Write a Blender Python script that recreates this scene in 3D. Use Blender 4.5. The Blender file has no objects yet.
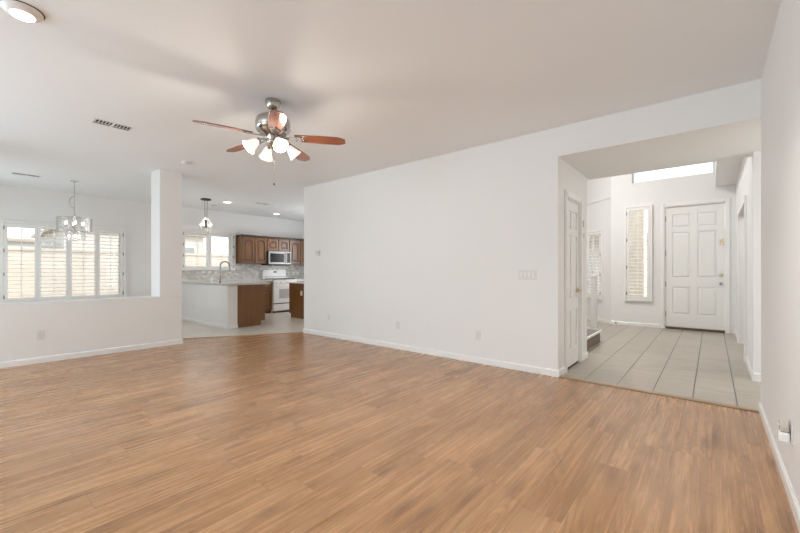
import bpy, bmesh, math, random
from mathutils import Vector, Matrix
random.seed(7)
PI = math.pi
SC = bpy.context.scene
COL = SC.collection

# ------------------------------------------------------------------ camera
F_PX, HOR, CAM_H = 373.0, 271.2, 1.16
YAW = math.atan(312 / F_PX)
cam_d = bpy.data.cameras.new('camera')
cam_d.sensor_width = 36.0
cam_d.lens = 36.0 * F_PX / 800.0
cam_d.shift_y = (HOR - 266.5) / 800.0
cam_d.clip_start = 0.02
cam = bpy.data.objects.new('camera', cam_d)
COL.objects.link(cam)
cam.location = (0, 0, CAM_H)
cam.rotation_euler = (PI / 2, 0, YAW - PI / 2)
SC.camera = cam

# ------------------------------------------------------------------ world, sun, added fill lamps, exposure
world = bpy.data.worlds.new('world')
SC.world = world
world.use_nodes = True
wn = world.node_tree
wn.nodes.clear()
w_out = wn.nodes.new('ShaderNodeOutputWorld')
w_bg = wn.nodes.new('ShaderNodeBackground')
w_bg.inputs['Color'].default_value = (0.96, 0.98, 1.0, 1)
w_bg.inputs['Strength'].default_value = 1.6
wn.links.new(w_bg.outputs[0], w_out.inputs[0])

sun_d = bpy.data.lights.new('sun', 'SUN')
sun_d.energy = 1.8
sun_d.angle = 0.02
sun_d.color = (1.0, 0.95, 0.88)
sun = bpy.data.objects.new('sun', sun_d)
COL.objects.link(sun)
sun.rotation_euler = (math.radians(38), 0, 0)      # shines from -y, no window faces it
sun.location = (0, -4, 9)


def area(name, loc, target, sx, sy, watts, color=(1, 1, 1)):
    d = bpy.data.lights.new(name, 'AREA')
    d.shape = 'RECTANGLE'
    d.size, d.size_y = sx, sy
    d.energy = watts
    d.color = color
    o = bpy.data.objects.new(name, d)
    COL.objects.link(o)
    o.location = loc
    o.rotation_euler = (Vector(target) - Vector(loc)).to_track_quat('-Z', 'Z').to_euler()
    return o


area('rear_fill', (-4.86, 3.3, 1.2), (4.0, 3.3, 4.4), 5.0, 2.2, 195, (0.70, 0.87, 1.0))  # added unseen fill lamp, cool and tilted up to lift the ceiling
area('left_fill', (-2.3, 6.44, 1.2), (1.8, 0.0, 4.4), 3.0, 2.1, 112, (0.70, 0.87, 1.0))  # fill lamp added out of view, lifts the right wall and ceiling
area('nook_fill', (-0.46, 8.4, 1.35), (4.0, 8.4, 1.5), 1.4, 1.3, 16, (0.90, 0.96, 1.0))  # unseen lamp added to brighten the dining nook
area('kitchen_fill', (7.56, 7.6, 1.5), (0, 7.6, 1.5), 1.6, 1.2, 30, (0.94, 0.97, 1.0))  # added lamp brightening the kitchen; no window opens in this wall
area('foyer_fill', (7.0, 2.2, 4.14), (7.0, 2.2, 0), 1.2, 1.2, 70, (1.0, 0.98, 0.96))  # lamp without a fixture, added to brighten the foyer
area('side_hall_fill', (4.95, -1.96, 1.3), (4.8, 2.0, 1.3), 0.8, 1.8, 13, (1.0, 0.98, 0.95))  # added lamp brightening closet wall and soffit; the hall end is closed
area('side_room_light', (7.3, -1.1, 2.4), (7.3, -1.1, 0), 0.6, 0.6, 10, (1.0, 0.97, 0.93))

SC.view_settings.view_transform = 'Standard'
SC.view_settings.look = 'None'
SC.view_settings.exposure = 0.40
SC.view_settings.gamma = 1.0
SC.view_settings.use_curve_mapping = False
try:
    SC.cycles.use_denoising = True
    SC.cycles.max_bounces = 14
    SC.cycles.diffuse_bounces = 8
    SC.cycles.glossy_bounces = 4
    SC.cycles.transparent_max_bounces = 12
    SC.cycles.caustics_reflective = False
    SC.cycles.caustics_refractive = False
    SC.cycles.sample_clamp_indirect = 6.0
except Exception:
    pass


# ------------------------------------------------------------------ materials
def new_mat(name):
    m = bpy.data.materials.new(name)
    m.use_nodes = True
    nt = m.node_tree
    nt.nodes.clear()
    out = nt.nodes.new('ShaderNodeOutputMaterial')
    b = nt.nodes.new('ShaderNodeBsdfPrincipled')
    nt.links.new(b.outputs[0], out.inputs[0])
    return m, nt, b


def plain(name, col, rough=0.5, metal=0.0, spec=0.5, vary=0.04, scale=9.0, bump=0.0, bscale=180.0, coat=0.0):
    m, nt, b = new_mat(name)
    b.inputs['Roughness'].default_value = rough
    b.inputs['Metallic'].default_value = metal
    b.inputs['Specular IOR Level'].default_value = spec
    b.inputs['Coat Weight'].default_value = coat
    tc = nt.nodes.new('ShaderNodeTexCoord')
    n = nt.nodes.new('ShaderNodeTexNoise')
    n.inputs['Scale'].default_value = scale
    n.inputs['Detail'].default_value = 3
    nt.links.new(tc.outputs['Object'], n.inputs['Vector'])
    mx = nt.nodes.new('ShaderNodeMix')
    mx.data_type = 'RGBA'
    mx.inputs[6].default_value = (*[c * (1 - vary) for c in col], 1)
    mx.inputs[7].default_value = (*[min(1, c * (1 + vary)) for c in col], 1)
    nt.links.new(n.outputs['Fac'], mx.inputs[0])
    nt.links.new(mx.outputs[2], b.inputs['Base Color'])
    if bump:
        n2 = nt.nodes.new('ShaderNodeTexNoise')
        n2.inputs['Scale'].default_value = bscale
        n2.inputs['Detail'].default_value = 2
        nt.links.new(tc.outputs['Object'], n2.inputs['Vector'])
        bp = nt.nodes.new('ShaderNodeBump')
        bp.inputs['Strength'].default_value = bump
        bp.inputs['Distance'].default_value = 0.002
        nt.links.new(n2.outputs['Fac'], bp.inputs['Height'])
        nt.links.new(bp.outputs[0], b.inputs['Normal'])
    return m


def emit(name, col, strength):
    m, nt, b = new_mat(name)
    b.inputs['Base Color'].default_value = (*col, 1)
    b.inputs['Emission Color'].default_value = (*col, 1)
    b.inputs['Emission Strength'].default_value = strength
    b.inputs['Roughness'].default_value = 0.4
    return m


def glass(name, col=(1, 1, 1), rough=0.0, alpha=0.12):
    """thin clear pane: mostly transparent, with a glossy sheen"""
    m = bpy.data.materials.new(name)
    m.use_nodes = True
    nt = m.node_tree
    nt.nodes.clear()
    out = nt.nodes.new('ShaderNodeOutputMaterial')
    tr = nt.nodes.new('ShaderNodeBsdfTransparent')
    tr.inputs[0].default_value = (*col, 1)
    gl = nt.nodes.new('ShaderNodeBsdfGlossy')
    gl.inputs['Roughness'].default_value = rough
    fr = nt.nodes.new('ShaderNodeLayerWeight')
    fr.inputs['Blend'].default_value = 0.25
    ad = nt.nodes.new('ShaderNodeMath')
    ad.operation = 'MULTIPLY_ADD'
    ad.inputs[1].default_value = 0.5
    ad.inputs[2].default_value = alpha
    nt.links.new(fr.outputs['Fresnel'], ad.inputs[0])
    mx = nt.nodes.new('ShaderNodeMixShader')
    nt.links.new(ad.outputs[0], mx.inputs[0])
    nt.links.new(tr.outputs[0], mx.inputs[1])
    nt.links.new(gl.outputs[0], mx.inputs[2])
    nt.links.new(mx.outputs[0], out.inputs[0])
    return m


class G:
    """tiny helper for node maths"""
    def __init__(self, nt):
        self.nt = nt

    def m(self, op, a, b=None, c=None):
        n = self.nt.nodes.new('ShaderNodeMath')
        n.operation = op
        for i, v in enumerate((a, b, c)):
            if v is None:
                continue
            if isinstance(v, (int, float)):
                n.inputs[i].default_value = v
            else:
                self.nt.links.new(v, n.inputs[i])
        return n.outputs[0]

    def xyz(self, x, y, z=0.0):
        n = self.nt.nodes.new('ShaderNodeCombineXYZ')
        for i, v in enumerate((x, y, z)):
            if isinstance(v, (int, float)):
                n.inputs[i].default_value = v
            else:
                self.nt.links.new(v, n.inputs[i])
        return n.outputs[0]

    def noise(self, vec, scale, detail=3, rough=0.5, dist=0.0):
        n = self.nt.nodes.new('ShaderNodeTexNoise')
        n.inputs['Scale'].default_value = scale
        n.inputs['Detail'].default_value = detail
        n.inputs['Roughness'].default_value = rough
        n.inputs['Distortion'].default_value = dist
        self.nt.links.new(vec, n.inputs['Vector'])
        return n.outputs['Fac']

    def white(self, vec):
        n = self.nt.nodes.new('ShaderNodeTexWhiteNoise')
        n.noise_dimensions = '3D'
        self.nt.links.new(vec, n.inputs['Vector'])
        return n.outputs['Value']

    def ramp(self, fac, stops):
        n = self.nt.nodes.new('ShaderNodeValToRGB')
        e = n.color_ramp.elements
        while len(e) < len(stops):
            e.new(0.5)
        for el, (p, c) in zip(e, stops):
            el.position = p
            el.color = (*c, 1) if len(c) == 3 else c
        self.nt.links.new(fac, n.inputs[0])
        return n.outputs[0]

    def mix(self, fac, a, b, mode='MIX'):
        n = self.nt.nodes.new('ShaderNodeMix')
        n.data_type = 'RGBA'
        n.blend_type = mode
        for i, v in ((0, fac), (6, a), (7, b)):
            if isinstance(v, (int, float)):
                n.inputs[i].default_value = v
            elif isinstance(v, tuple):
                n.inputs[i].default_value = (*v, 1)
            else:
                self.nt.links.new(v, n.inputs[i])
        return n.outputs[2]


def object_xyz(nt):
    tc = nt.nodes.new('ShaderNodeTexCoord')
    s = nt.nodes.new('ShaderNodeSeparateXYZ')
    nt.links.new(tc.outputs['Object'], s.inputs[0])
    return tc.outputs['Object'], s.outputs[0], s.outputs[1], s.outputs[2]


def plank_material():
    m, nt, b = new_mat('oak_plank_floor')
    g = G(nt)
    v, x, y, z = object_xyz(nt)
    PW, PL = 0.178, 1.22
    ry = g.m('DIVIDE', y, PW)
    row = g.m('FLOOR', ry)
    off = g.white(g.xyz(row, 3.7, 1.1))
    rx = g.m('ADD', g.m('DIVIDE', x, PL), off)
    colm = g.m('FLOOR', rx)
    pid = g.white(g.xyz(row, colm, 5.3))
    pid2 = g.white(g.xyz(colm, row, 9.1))
    fy = g.m('FRACT', ry)
    fx = g.m('FRACT', rx)
    # long grain, stretched along x and shifted plank by plank
    sx = g.m('MULTIPLY_ADD', pid, 37.0, x)
    sy = g.m('MULTIPLY_ADD', pid2, 13.0, y)
    fine = g.noise(g.xyz(g.m('MULTIPLY', sx, 1.1), g.m('MULTIPLY', sy, 40.0), pid), 1.0, 5, 0.65, 0.15)
    broad = g.noise(g.xyz(g.m('MULTIPLY', sx, 0.9), g.m('MULTIPLY', sy, 7.0), pid), 1.0, 4, 0.6, 0.9)
    patch = g.noise(g.xyz(g.m('MULTIPLY', sx, 0.9), g.m('MULTIPLY', sy, 3.0), pid2), 1.0, 2, 0.5)
    # cathedral figure: contour lines of a stretched noise field, only in patches
    field = g.noise(g.xyz(g.m('MULTIPLY', sx, 0.75), g.m('MULTIPLY', sy, 5.0), pid), 1.0, 1.0, 0.4, 0.2)
    wob = g.noise(g.xyz(g.m('MULTIPLY', sx, 22.0), g.m('MULTIPLY', sy, 40.0), pid), 1.0, 2, 0.5)
    rings = g.m('FRACT', g.m('MULTIPLY_ADD', wob, 0.3, g.m('MULTIPLY', field, 24.0)))
    rings = g.m('POWER', g.m('ABSOLUTE', g.m('MULTIPLY_ADD', rings, 2.0, -1.0)), 3.0)
    mask = g.ramp(patch, [(0.42, (0.15, 0.15, 0.15)), (0.62, (1, 1, 1))])
    base = g.ramp(broad, [(0.26, (0.290, 0.147, 0.065)), (0.42, (0.405, 0.216, 0.100)),
                          (0.56, (0.490, 0.274, 0.134)), (0.74, (0.570, 0.336, 0.177))])
    tint = g.ramp(pid, [(0.0, (0.80, 0.78, 0.76)), (0.5, (1.0, 1.0, 1.0)), (1.0, (1.10, 1.09, 1.07))])
    c = g.mix(0.16, base, tint, 'MULTIPLY')
    c = g.mix(g.m('MULTIPLY', g.m('MULTIPLY', rings, mask), 0.72), c, (0.250, 0.122, 0.058))
    streak = g.ramp(fine, [(0.30, (0.28, 0.28, 0.28)), (0.70, (0.72, 0.72, 0.72))])
    c = g.mix(0.5, c, streak, 'OVERLAY')
    # rare soft dark knots, drawn out along the grain
    kv = nt.nodes.new('ShaderNodeTexVoronoi')
    kv.voronoi_dimensions = '2D'
    kv.inputs['Scale'].default_value = 1.0
    nt.links.new(g.xyz(g.m('MULTIPLY', sx, 0.9), g.m('MULTIPLY', sy, 4.2), pid), kv.inputs['Vector'])
    knot = g.ramp(kv.outputs['Distance'], [(0.02, (1, 1, 1)), (0.17, (0, 0, 0))])
    rare = g.m('GREATER_THAN', g.white(kv.outputs['Position']), 0.42)
    c = g.mix(g.m('MULTIPLY', g.m('MULTIPLY', knot, rare), 0.65), c, (0.200, 0.096, 0.048))
    ey = g.m('MINIMUM', fy, g.m('SUBTRACT', 1.0, fy))
    ex = g.m('MINIMUM', fx, g.m('SUBTRACT', 1.0, fx))
    gap = g.m('MAXIMUM', g.m('LESS_THAN', ey, 0.009), g.m('LESS_THAN', ex, 0.0016))
    c = g.mix(g.m('MULTIPLY', gap, 0.42), c, (0.11, 0.055, 0.03))
    nt.links.new(c, b.inputs['Base Color'])
    rr = g.m('MULTIPLY_ADD', fine, 0.14, 0.20)
    nt.links.new(rr, b.inputs['Roughness'])
    b.inputs['Specular IOR Level'].default_value = 0.62
    bp = nt.nodes.new('ShaderNodeBump')
    bp.inputs['Strength'].default_value = 0.12
    bp.inputs['Distance'].default_value = 0.002
    hgt = g.m('SUBTRACT', fine, g.m('MULTIPLY', gap, 1.5))
    nt.links.new(hgt, bp.inputs['Height'])
    nt.links.new(bp.outputs[0], b.inputs['Normal'])
    return m


def tile_material(name, tx, ty, ox, oy, c_lo, c_hi, grout_x, grout_y, gw, rough, streak=(3.0, 0.5), cross=1.0, rot=0.0):
    """tiles tx by ty; grout_x colours the joints running along x, cross fades the other joints"""
    m, nt, b = new_mat(name)
    g = G(nt)
    v, x, y, z = object_xyz(nt)
    if rot:
        cr, sr = math.cos(rot), math.sin(rot)
        xr = g.m('ADD', g.m('MULTIPLY', x, cr), g.m('MULTIPLY', y, sr))
        yr = g.m('SUBTRACT', g.m('MULTIPLY', y, cr), g.m('MULTIPLY', x, sr))
        x, y = xr, yr
    ry = g.m('DIVIDE', g.m('SUBTRACT', y, oy), ty)
    row = g.m('FLOOR', ry)
    rx = g.m('ADD', g.m('DIVIDE', g.m('SUBTRACT', x, ox), tx), g.m('MULTIPLY', row, 0.5 if cross < 1 else 0.0))
    cm = g.m('FLOOR', rx)
    pid = g.white(g.xyz(row, cm, 2.2))
    s1 = g.noise(g.xyz(g.m('MULTIPLY_ADD', pid, 11.0, g.m('MULTIPLY', x, streak[0])), g.m('MULTIPLY', y, streak[1]), pid), 3.0, 5, 0.6, 0.3)
    c = g.ramp(s1, [(0.3, c_lo), (0.7, c_hi)])
    t = g.ramp(pid, [(0.0, (0.93, 0.93, 0.93)), (1.0, (1.04, 1.04, 1.04))])
    c = g.mix(1.0, c, t, 'MULTIPLY')
    fy = g.m('FRACT', ry)
    fx = g.m('FRACT', rx)
    ey = g.m('MULTIPLY', g.m('MINIMUM', fy, g.m('SUBTRACT', 1.0, fy)), ty)
    ex = g.m('MULTIPLY', g.m('MINIMUM', fx, g.m('SUBTRACT', 1.0, fx)), tx)
    gy = g.m('LESS_THAN', ey, gw / 2)
    gx = g.m('LESS_THAN', ex, gw / 2)
    c = g.mix(g.m('MULTIPLY', gx, cross), c, grout_y)
    c = g.mix(gy, c, grout_x)
    nt.links.new(c, b.inputs['Base Color'])
    b.inputs['Roughness'].default_value = rough
    bp = nt.nodes.new('ShaderNodeBump')
    bp.inputs['Strength'].default_value = 0.3
    bp.inputs['Distance'].default_value = 0.002
    nt.links.new(g.m('SUBTRACT', 1.0, g.m('MAXIMUM', gx, gy)), bp.inputs['Height'])
    nt.links.new(bp.outputs[0], b.inputs['Normal'])
    return m


def mosaic_material():
    m, nt, b = new_mat('mosaic_backsplash')
    g = G(nt)
    v, x, y, z = object_xyz(nt)
    TX, TZ = 0.075, 0.05
    rz = g.m('DIVIDE', z, TZ)
    row = g.m('FLOOR', rz)
    rx = g.m('ADD', g.m('DIVIDE', x, TX), g.m('MULTIPLY', row, 0.5))
    cm = g.m('FLOOR', rx)
    pid = g.white(g.xyz(row, cm, 4.2))
    c = g.ramp(pid, [(0.0, (0.46, 0.45, 0.42)), (0.4, (0.56, 0.55, 0.51)), (0.75, (0.66, 0.64, 0.60)), (1.0, (0.80, 0.79, 0.76))])
    fz, fx = g.m('FRACT', rz), g.m('FRACT', rx)
    ez = g.m('MULTIPLY', g.m('MINIMUM', fz, g.m('SUBTRACT', 1.0, fz)), TZ)
    ex = g.m('MULTIPLY', g.m('MINIMUM', fx, g.m('SUBTRACT', 1.0, fx)), TX)
    gr = g.m('LESS_THAN', g.m('MINIMUM', ez, ex), 0.002)
    c = g.mix(gr, c, (0.62, 0.60, 0.56))
    nt.links.new(c, b.inputs['Base Color'])
    b.inputs['Roughness'].default_value = 0.15
    bp = nt.nodes.new('ShaderNodeBump')
    bp.inputs['Strength'].default_value = 0.6
    bp.inputs['Distance'].default_value = 0.004
    nt.links.new(g.m('MULTIPLY_ADD', pid, 0.8, g.m('SUBTRACT', 1.0, gr)), bp.inputs['Height'])
    nt.links.new(bp.outputs[0], b.inputs['Normal'])
    return m


def wood_material(name, dark, light, along='z', rough=0.35, coat=0.2, scale=1.0):
    m, nt, b = new_mat(name)
    g = G(nt)
    v, x, y, z = object_xyz(nt)
    k = {'x': (1.6, 34, 34), 'y': (34, 1.6, 34), 'z': (34, 34, 1.6)}[along]
    vec = g.xyz(g.m('MULTIPLY', x, k[0] * scale), g.m('MULTIPLY', y, k[1] * scale), g.m('MULTIPLY', z, k[2] * scale))
    n = g.noise(vec, 1.0, 4, 0.6, 0.8)
    n2 = g.noise(v, 2.0, 2)
    f = g.m('MULTIPLY_ADD', n2, 0.35, g.m('MULTIPLY', n, 0.7))
    c = g.ramp(f, [(0.3, dark), (0.7, light)])
    nt.links.new(c, b.inputs['Base Color'])
    b.inputs['Roughness'].default_value = rough
    b.inputs['Coat Weight'].default_value = coat
    b.inputs['Coat Roughness'].default_value = 0.15
    return m


def granite_material():
    m, nt, b = new_mat('pale_granite')
    g = G(nt)
    v, x, y, z = object_xyz(nt)
    n = g.noise(v, 45, 4, 0.7)
    c = g.ramp(n, [(0.3, (0.22, 0.20, 0.18)), (0.47, (0.52, 0.50, 0.47)), (0.7, (0.74, 0.72, 0.69))])
    nt.links.new(c, b.inputs['Base Color'])
    b.inputs['Roughness'].default_value = 0.12
    return m


def block_material():
    m, nt, b = new_mat('beige_block_wall')
    g = G(nt)
    v, x, y, z = object_xyz(nt)
    TX, TZ = 0.4, 0.2
    rz = g.m('DIVIDE', z, TZ)
    row = g.m('FLOOR', rz)
    rx = g.m('ADD', g.m('DIVIDE', g.m('ADD', x, y), TX), g.m('MULTIPLY', row, 0.5))
    fz, fx = g.m('FRACT', rz), g.m('FRACT', rx)
    pid = g.white(g.xyz(row, g.m('FLOOR', rx), 1.0))
    c = g.ramp(pid, [(0.0, (0.66, 0.595, 0.535)), (1.0, (0.74, 0.675, 0.61))])
    gr = g.m('MAXIMUM', g.m('LESS_THAN', fz, 0.06), g.m('LESS_THAN', fx, 0.03))
    c = g.mix(g.m('MULTIPLY', gr, 0.5), c, (0.58, 0.52, 0.47))
    nt.links.new(c, b.inputs['Base Color'])
    b.inputs['Roughness'].default_value = 0.9
    return m


WALLC = (0.80, 0.797, 0.787)
M = {}
M['wall'] = plain('wall_paint', WALLC, 0.55, 0, 0.3, 0.006, 3, 0.10, 150)
M['ceil'] = plain('ceiling_paint', (0.86, 0.885, 0.905), 0.75, 0, 0.2, 0.006, 3, 0.10, 120)
M['trim'] = plain('trim_white', (0.84, 0.835, 0.82), 0.32, 0, 0.5, 0.008, 3)
M['door'] = plain('door_white', (0.83, 0.822, 0.805), 0.35, 0, 0.5, 0.008, 3)
M['shut'] = plain('shutter_white', (0.84, 0.83, 0.815), 0.4, 0, 0.4, 0.008, 3)
M['plastic'] = plain('white_plastic', (0.80, 0.79, 0.77), 0.35, 0, 0.5, 0.01, 8)
M['plastic_grey'] = plain('grey_slot_plastic', (0.42, 0.40, 0.38), 0.4, 0, 0.5, 0.02, 8)
M['dark'] = plain('dark_slot', (0.03, 0.03, 0.03), 0.6, 0, 0.3, 0.1, 8)  # near-black; also paints the shade in gaps and ducts
M['brown_gap'] = plain('brown_weatherstrip', (0.12, 0.085, 0.06), 0.6, 0, 0.3, 0.1, 8)
M['floor'] = plank_material()
M['tile'] = tile_material('foyer_tile', 0.61, 0.305, 4.29, 0.136 - 0.305 * 6, (0.32, 0.278, 0.226), (0.47, 0.42, 0.355),
                          (0.055, 0.047, 0.04), (0.25, 0.22, 0.185), 0.009, 0.28, (14.0, 0.9), 0.6)
M['ktile'] = tile_material('kitchen_tile', 0.45, 0.45, 0.1, 0.2, (0.60, 0.545, 0.475), (0.69, 0.635, 0.565),
                           (0.54, 0.49, 0.43), (0.54, 0.49, 0.43), 0.007, 0.30, (1.5, 1.5), 1.0, math.radians(45))
M['mosaic'] = mosaic_material()
M['cab'] = wood_material('stained_cabinet_wood', (0.095, 0.038, 0.012), (0.250, 0.115, 0.042), 'z', 0.32, 0.3)
M['cab_edge'] = wood_material('dark_cabinet_wood', (0.030, 0.011, 0.004), (0.075, 0.028, 0.010), 'x', 0.35, 0.3)  # darker wood for door grooves and crown
M['panel'] = wood_material('stained_end_panel', (0.150, 0.062, 0.017), (0.235, 0.105, 0.033), 'z', 0.35, 0.2)
M['blade'] = wood_material('cherry_fan_blade', (0.15, 0.045, 0.022), (0.36, 0.125, 0.060), 'x', 0.22, 0.6)
M['thresh'] = wood_material('oak_threshold', (0.26, 0.165, 0.09), (0.46, 0.32, 0.20), 'y', 0.35, 0.2)
M['granite'] = granite_material()
M['nickel'] = plain('brushed_nickel', (0.50, 0.47, 0.43), 0.24, 1.0, 0.5, 0.06, 20)
M['chrome'] = plain('polished_chrome', (0.74, 0.72, 0.70), 0.10, 1.0, 0.5, 0.03, 20)
M['steel'] = plain('stainless_steel', (0.25, 0.243, 0.235), 0.36, 1.0, 0.5, 0.05, 20)
M['faucet'] = plain('dark_faucet_nickel', (0.30, 0.28, 0.26), 0.3, 1.0, 0.5, 0.05, 20)
M['hinge'] = plain('satin_hinge', (0.36, 0.34, 0.31), 0.35, 1.0, 0.5, 0.05, 20)
M['brass'] = plain('aged_brass', (0.74, 0.62, 0.40), 0.25, 1.0, 0.5, 0.05, 20)
M['bronze'] = plain('dark_bronze', (0.06, 0.05, 0.045), 0.4, 0.7, 0.5, 0.1, 20)
M['enamel'] = plain('white_enamel', (0.86, 0.85, 0.83), 0.14, 0, 0.5, 0.01, 5)
M['ovenglass'] = plain('oven_window', (0.50, 0.49, 0.48), 0.12, 0, 0.6, 0.04, 5)
M['blackglass'] = plain('black_glass', (0.012, 0.012, 0.013), 0.2, 0, 0.25, 0.1, 5)
M['outglass'] = plain('neighbour_glass', (0.34, 0.36, 0.37), 0.12, 0, 0.6, 0.05, 3)
M['iron'] = plain('cast_iron', (0.03, 0.03, 0.03), 0.55, 0, 0.4, 0.1, 20)
M['carpet'] = plain('grey_stair_carpet', (0.24, 0.22, 0.20), 0.95, 0, 0.1, 0.15, 140, 0.5, 240)
M['riser'] = plain('brown_stair_riser', (0.27, 0.215, 0.175), 0.8, 0, 0.2, 0.08, 40)
M['shade'] = emit('frosted_lamp_shade', (0.95, 0.92, 0.87), 0.5)
M['bulb'] = emit('lit_bulb', (1.0, 0.93, 0.82), 9.0)
M['candle'] = emit('lit_candle_bulb', (1.0, 0.93, 0.82), 5.0)
M['lens'] = emit('lit_downlight_lens', (1.0, 0.97, 0.93), 7.0)
M['pane'] = glass('window_pane', (0.97, 0.985, 0.98), 0.0, 0.02)
M['crystal'] = glass('clear_glass_plate', (0.985, 0.985, 0.98), 0.25, 0.02)
M['bead'] = plain('crystal_bead', (0.88, 0.87, 0.85), 0.08, 0, 0.8, 0.01, 20)
M['block'] = block_material()
M['stucco'] = plain('neighbour_stucco', (0.62, 0.60, 0.57), 0.9, 0, 0.2, 0.05, 3, 0.2, 60)
M['greywall'] = plain('grey_stucco', (0.56, 0.58, 0.59), 0.9, 0, 0.2, 0.05, 3, 0.2, 60)
M['roof'] = plain('roof_tile', (0.50, 0.43, 0.37), 0.8, 0, 0.2, 0.15, 6)
M['gravel'] = plain('tan_gravel', (0.52, 0.45, 0.38), 0.95, 0, 0.1, 0.2, 30)
M['stone'] = plain('tan_ledger_stone', (0.74, 0.66, 0.59), 0.9, 0, 0.2, 0.25, 14, 0.6, 20)
M['plate'] = plain('almond_plate_plastic', (0.73, 0.714, 0.69), 0.4, 0, 0.5, 0.01, 8)
M['display'] = plain('pale_lcd', (0.60, 0.60, 0.57), 0.3, 0, 0.5, 0.02, 8)
M['freshener'] = plain('clear_scent_bottle', (0.55, 0.50, 0.44), 0.12, 0, 0.6, 0.02, 5)


# ------------------------------------------------------------------ mesh builder
class MB:
    def __init__(self):
        self.bm = bmesh.new()
        self.X = Matrix.Identity(4)

    def _add(self, verts, faces):
        vs = [self.bm.verts.new(self.X @ Vector(v)) for v in verts]
        for f in faces:
            try:
                self.bm.faces.new([vs[i] for i in f])
            except ValueError:
                pass
        return vs

    def box(self, x0, x1, y0, y1, z0, z1):
        v = [(x0, y0, z0), (x1, y0, z0), (x1, y1, z0), (x0, y1, z0), (x0, y0, z1), (x1, y0, z1), (x1, y1, z1), (x0, y1, z1)]
        self._add(v, [(0, 3, 2, 1), (4, 5, 6, 7), (0, 1, 5, 4), (1, 2, 6, 5), (2, 3, 7, 6), (3, 0, 4, 7)])
        return self

    def prism(self, poly, z0, z1):
        n = len(poly)
        v = [(p[0], p[1], z0) for p in poly] + [(p[0], p[1], z1) for p in poly]
        f = [tuple(range(n - 1, -1, -1)), tuple(range(n, 2 * n))]
        f += [(i, (i + 1) % n, n + (i + 1) % n, n + i) for i in range(n)]
        self._add(v, f)
        return self

    def prism_y(self, poly, y0, y1, inset=None):
        """poly in x,z; extruded from y1 (back) to y0 (front); inset shrinks the front face about its centre"""
        n = len(poly)
        cx = sum(p[0] for p in poly) / n
        cz = sum(p[1] for p in poly) / n
        k = inset or 0.0

        def sh(p):
            if not k:
                return p
            dx, dz = p[0] - cx, p[1] - cz
            return (p[0] - math.copysign(min(k, abs(dx)), dx), p[1] - math.copysign(min(k, abs(dz)), dz))
        v = [(p[0], y1, p[1]) for p in poly] + [(sh(p)[0], y0, sh(p)[1]) for p in poly]
        f = [tuple(range(n)), tuple(range(2 * n - 1, n - 1, -1))]
        f += [(i, n + i, n + (i + 1) % n, (i + 1) % n) for i in range(n)]
        self._add(v, f)
        return self

    def lathe(self, prof, seg=24, c=(0, 0, 0), axis='z'):
        """prof: (r, h) list"""
        rings = []
        cx, cy, cz = c
        for r, h in prof:
            ring = []
            for i in range(seg):
                a = 2 * PI * i / seg
                p = {'z': (cx + r * math.cos(a), cy + r * math.sin(a), cz + h),
                     'y': (cx + r * math.cos(a), cy + h, cz + r * math.sin(a)),
                     'x': (cx + h, cy + r * math.cos(a), cz + r * math.sin(a))}[axis]
                ring.append(self.bm.verts.new(self.X @ Vector(p)))
            rings.append(ring)
        for a, b in zip(rings, rings[1:]):
            for i in range(seg):
                self.bm.faces.new((a[i], a[(i + 1) % seg], b[(i + 1) % seg], b[i]))
        for r, ring in ((prof[0][0], rings[0]), (prof[-1][0], rings[-1])):
            if r > 1e-6:
                self.bm.faces.new(ring)
        return self

    def tube(self, pts, r, seg=10, closed=False, radii=None):
        pts = [Vector(p) for p in pts]
        n = len(pts)
        rings = []
        prev = None
        for i, p in enumerate(pts):
            a = pts[(i - 1) % n] if (closed or i > 0) else p
            b = pts[(i + 1) % n] if (closed or i < n - 1) else p
            t = (b - a).normalized()
            if prev is None:
                u = t.orthogonal().normalized()
            else:
                u = (prev - t * prev.dot(t))
                u = u.normalized() if u.length > 1e-6 else t.orthogonal().normalized()
            prev = u
            w = t.cross(u)
            rr = radii[i] if radii else r
            rings.append([self.bm.verts.new(self.X @ (p + (u * math.cos(2 * PI * k / seg) + w * math.sin(2 * PI * k / seg)) * rr)) for k in range(seg)])
        m = n if closed else n - 1
        for i in range(m):
            a, b = rings[i], rings[(i + 1) % n]
            for k in range(seg):
                self.bm.faces.new((a[k], a[(k + 1) % seg], b[(k + 1) % seg], b[k]))
        if not closed:
            self.bm.faces.new(rings[0])
            self.bm.faces.new(rings[-1])
        return self

    def ball(self, c, r, seg=12, sz=1.0):
        prof = [(r * math.sin(PI * i / seg), -r * sz * math.cos(PI * i / seg)) for i in range(seg + 1)]
        prof[0] = (1e-5, prof[0][1])
        prof[-1] = (1e-5, prof[-1][1])
        return self.lathe(prof, seg * 2, c)

    def build(self, name, mat, parent=None, bevel=0.0, smooth=False, seg=2, loc=None, rotz=0.0):
        bm = self.bm
        bmesh.ops.remove_doubles(bm, verts=bm.verts, dist=1e-6) if smooth else None
        bmesh.ops.recalc_face_normals(bm, faces=bm.faces)
        me = bpy.data.meshes.new(name)
        bm.to_mesh(me)
        bm.free()
        me.materials.append(mat if not isinstance(mat, str) else M[mat])
        o = bpy.data.objects.new(name, me)
        COL.objects.link(o)
        if smooth:
            for p in me.polygons:
                p.use_smooth = True
            me.set_sharp_from_angle(angle=math.radians(40))
        if bevel:
            md = o.modifiers.new('bevel', 'BEVEL')
            md.width = bevel
            md.segments = seg
            md.limit_method = 'ANGLE'
            md.angle_limit = math.radians(50)
        if parent:
            o.parent = parent
        if loc:
            o.location = loc
        if rotz:
            o.rotation_euler = (0, 0, rotz)
        return o


def struct(o, label=None):
    o['kind'] = 'structure'
    if label:
        o['label'] = label
    return o


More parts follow.
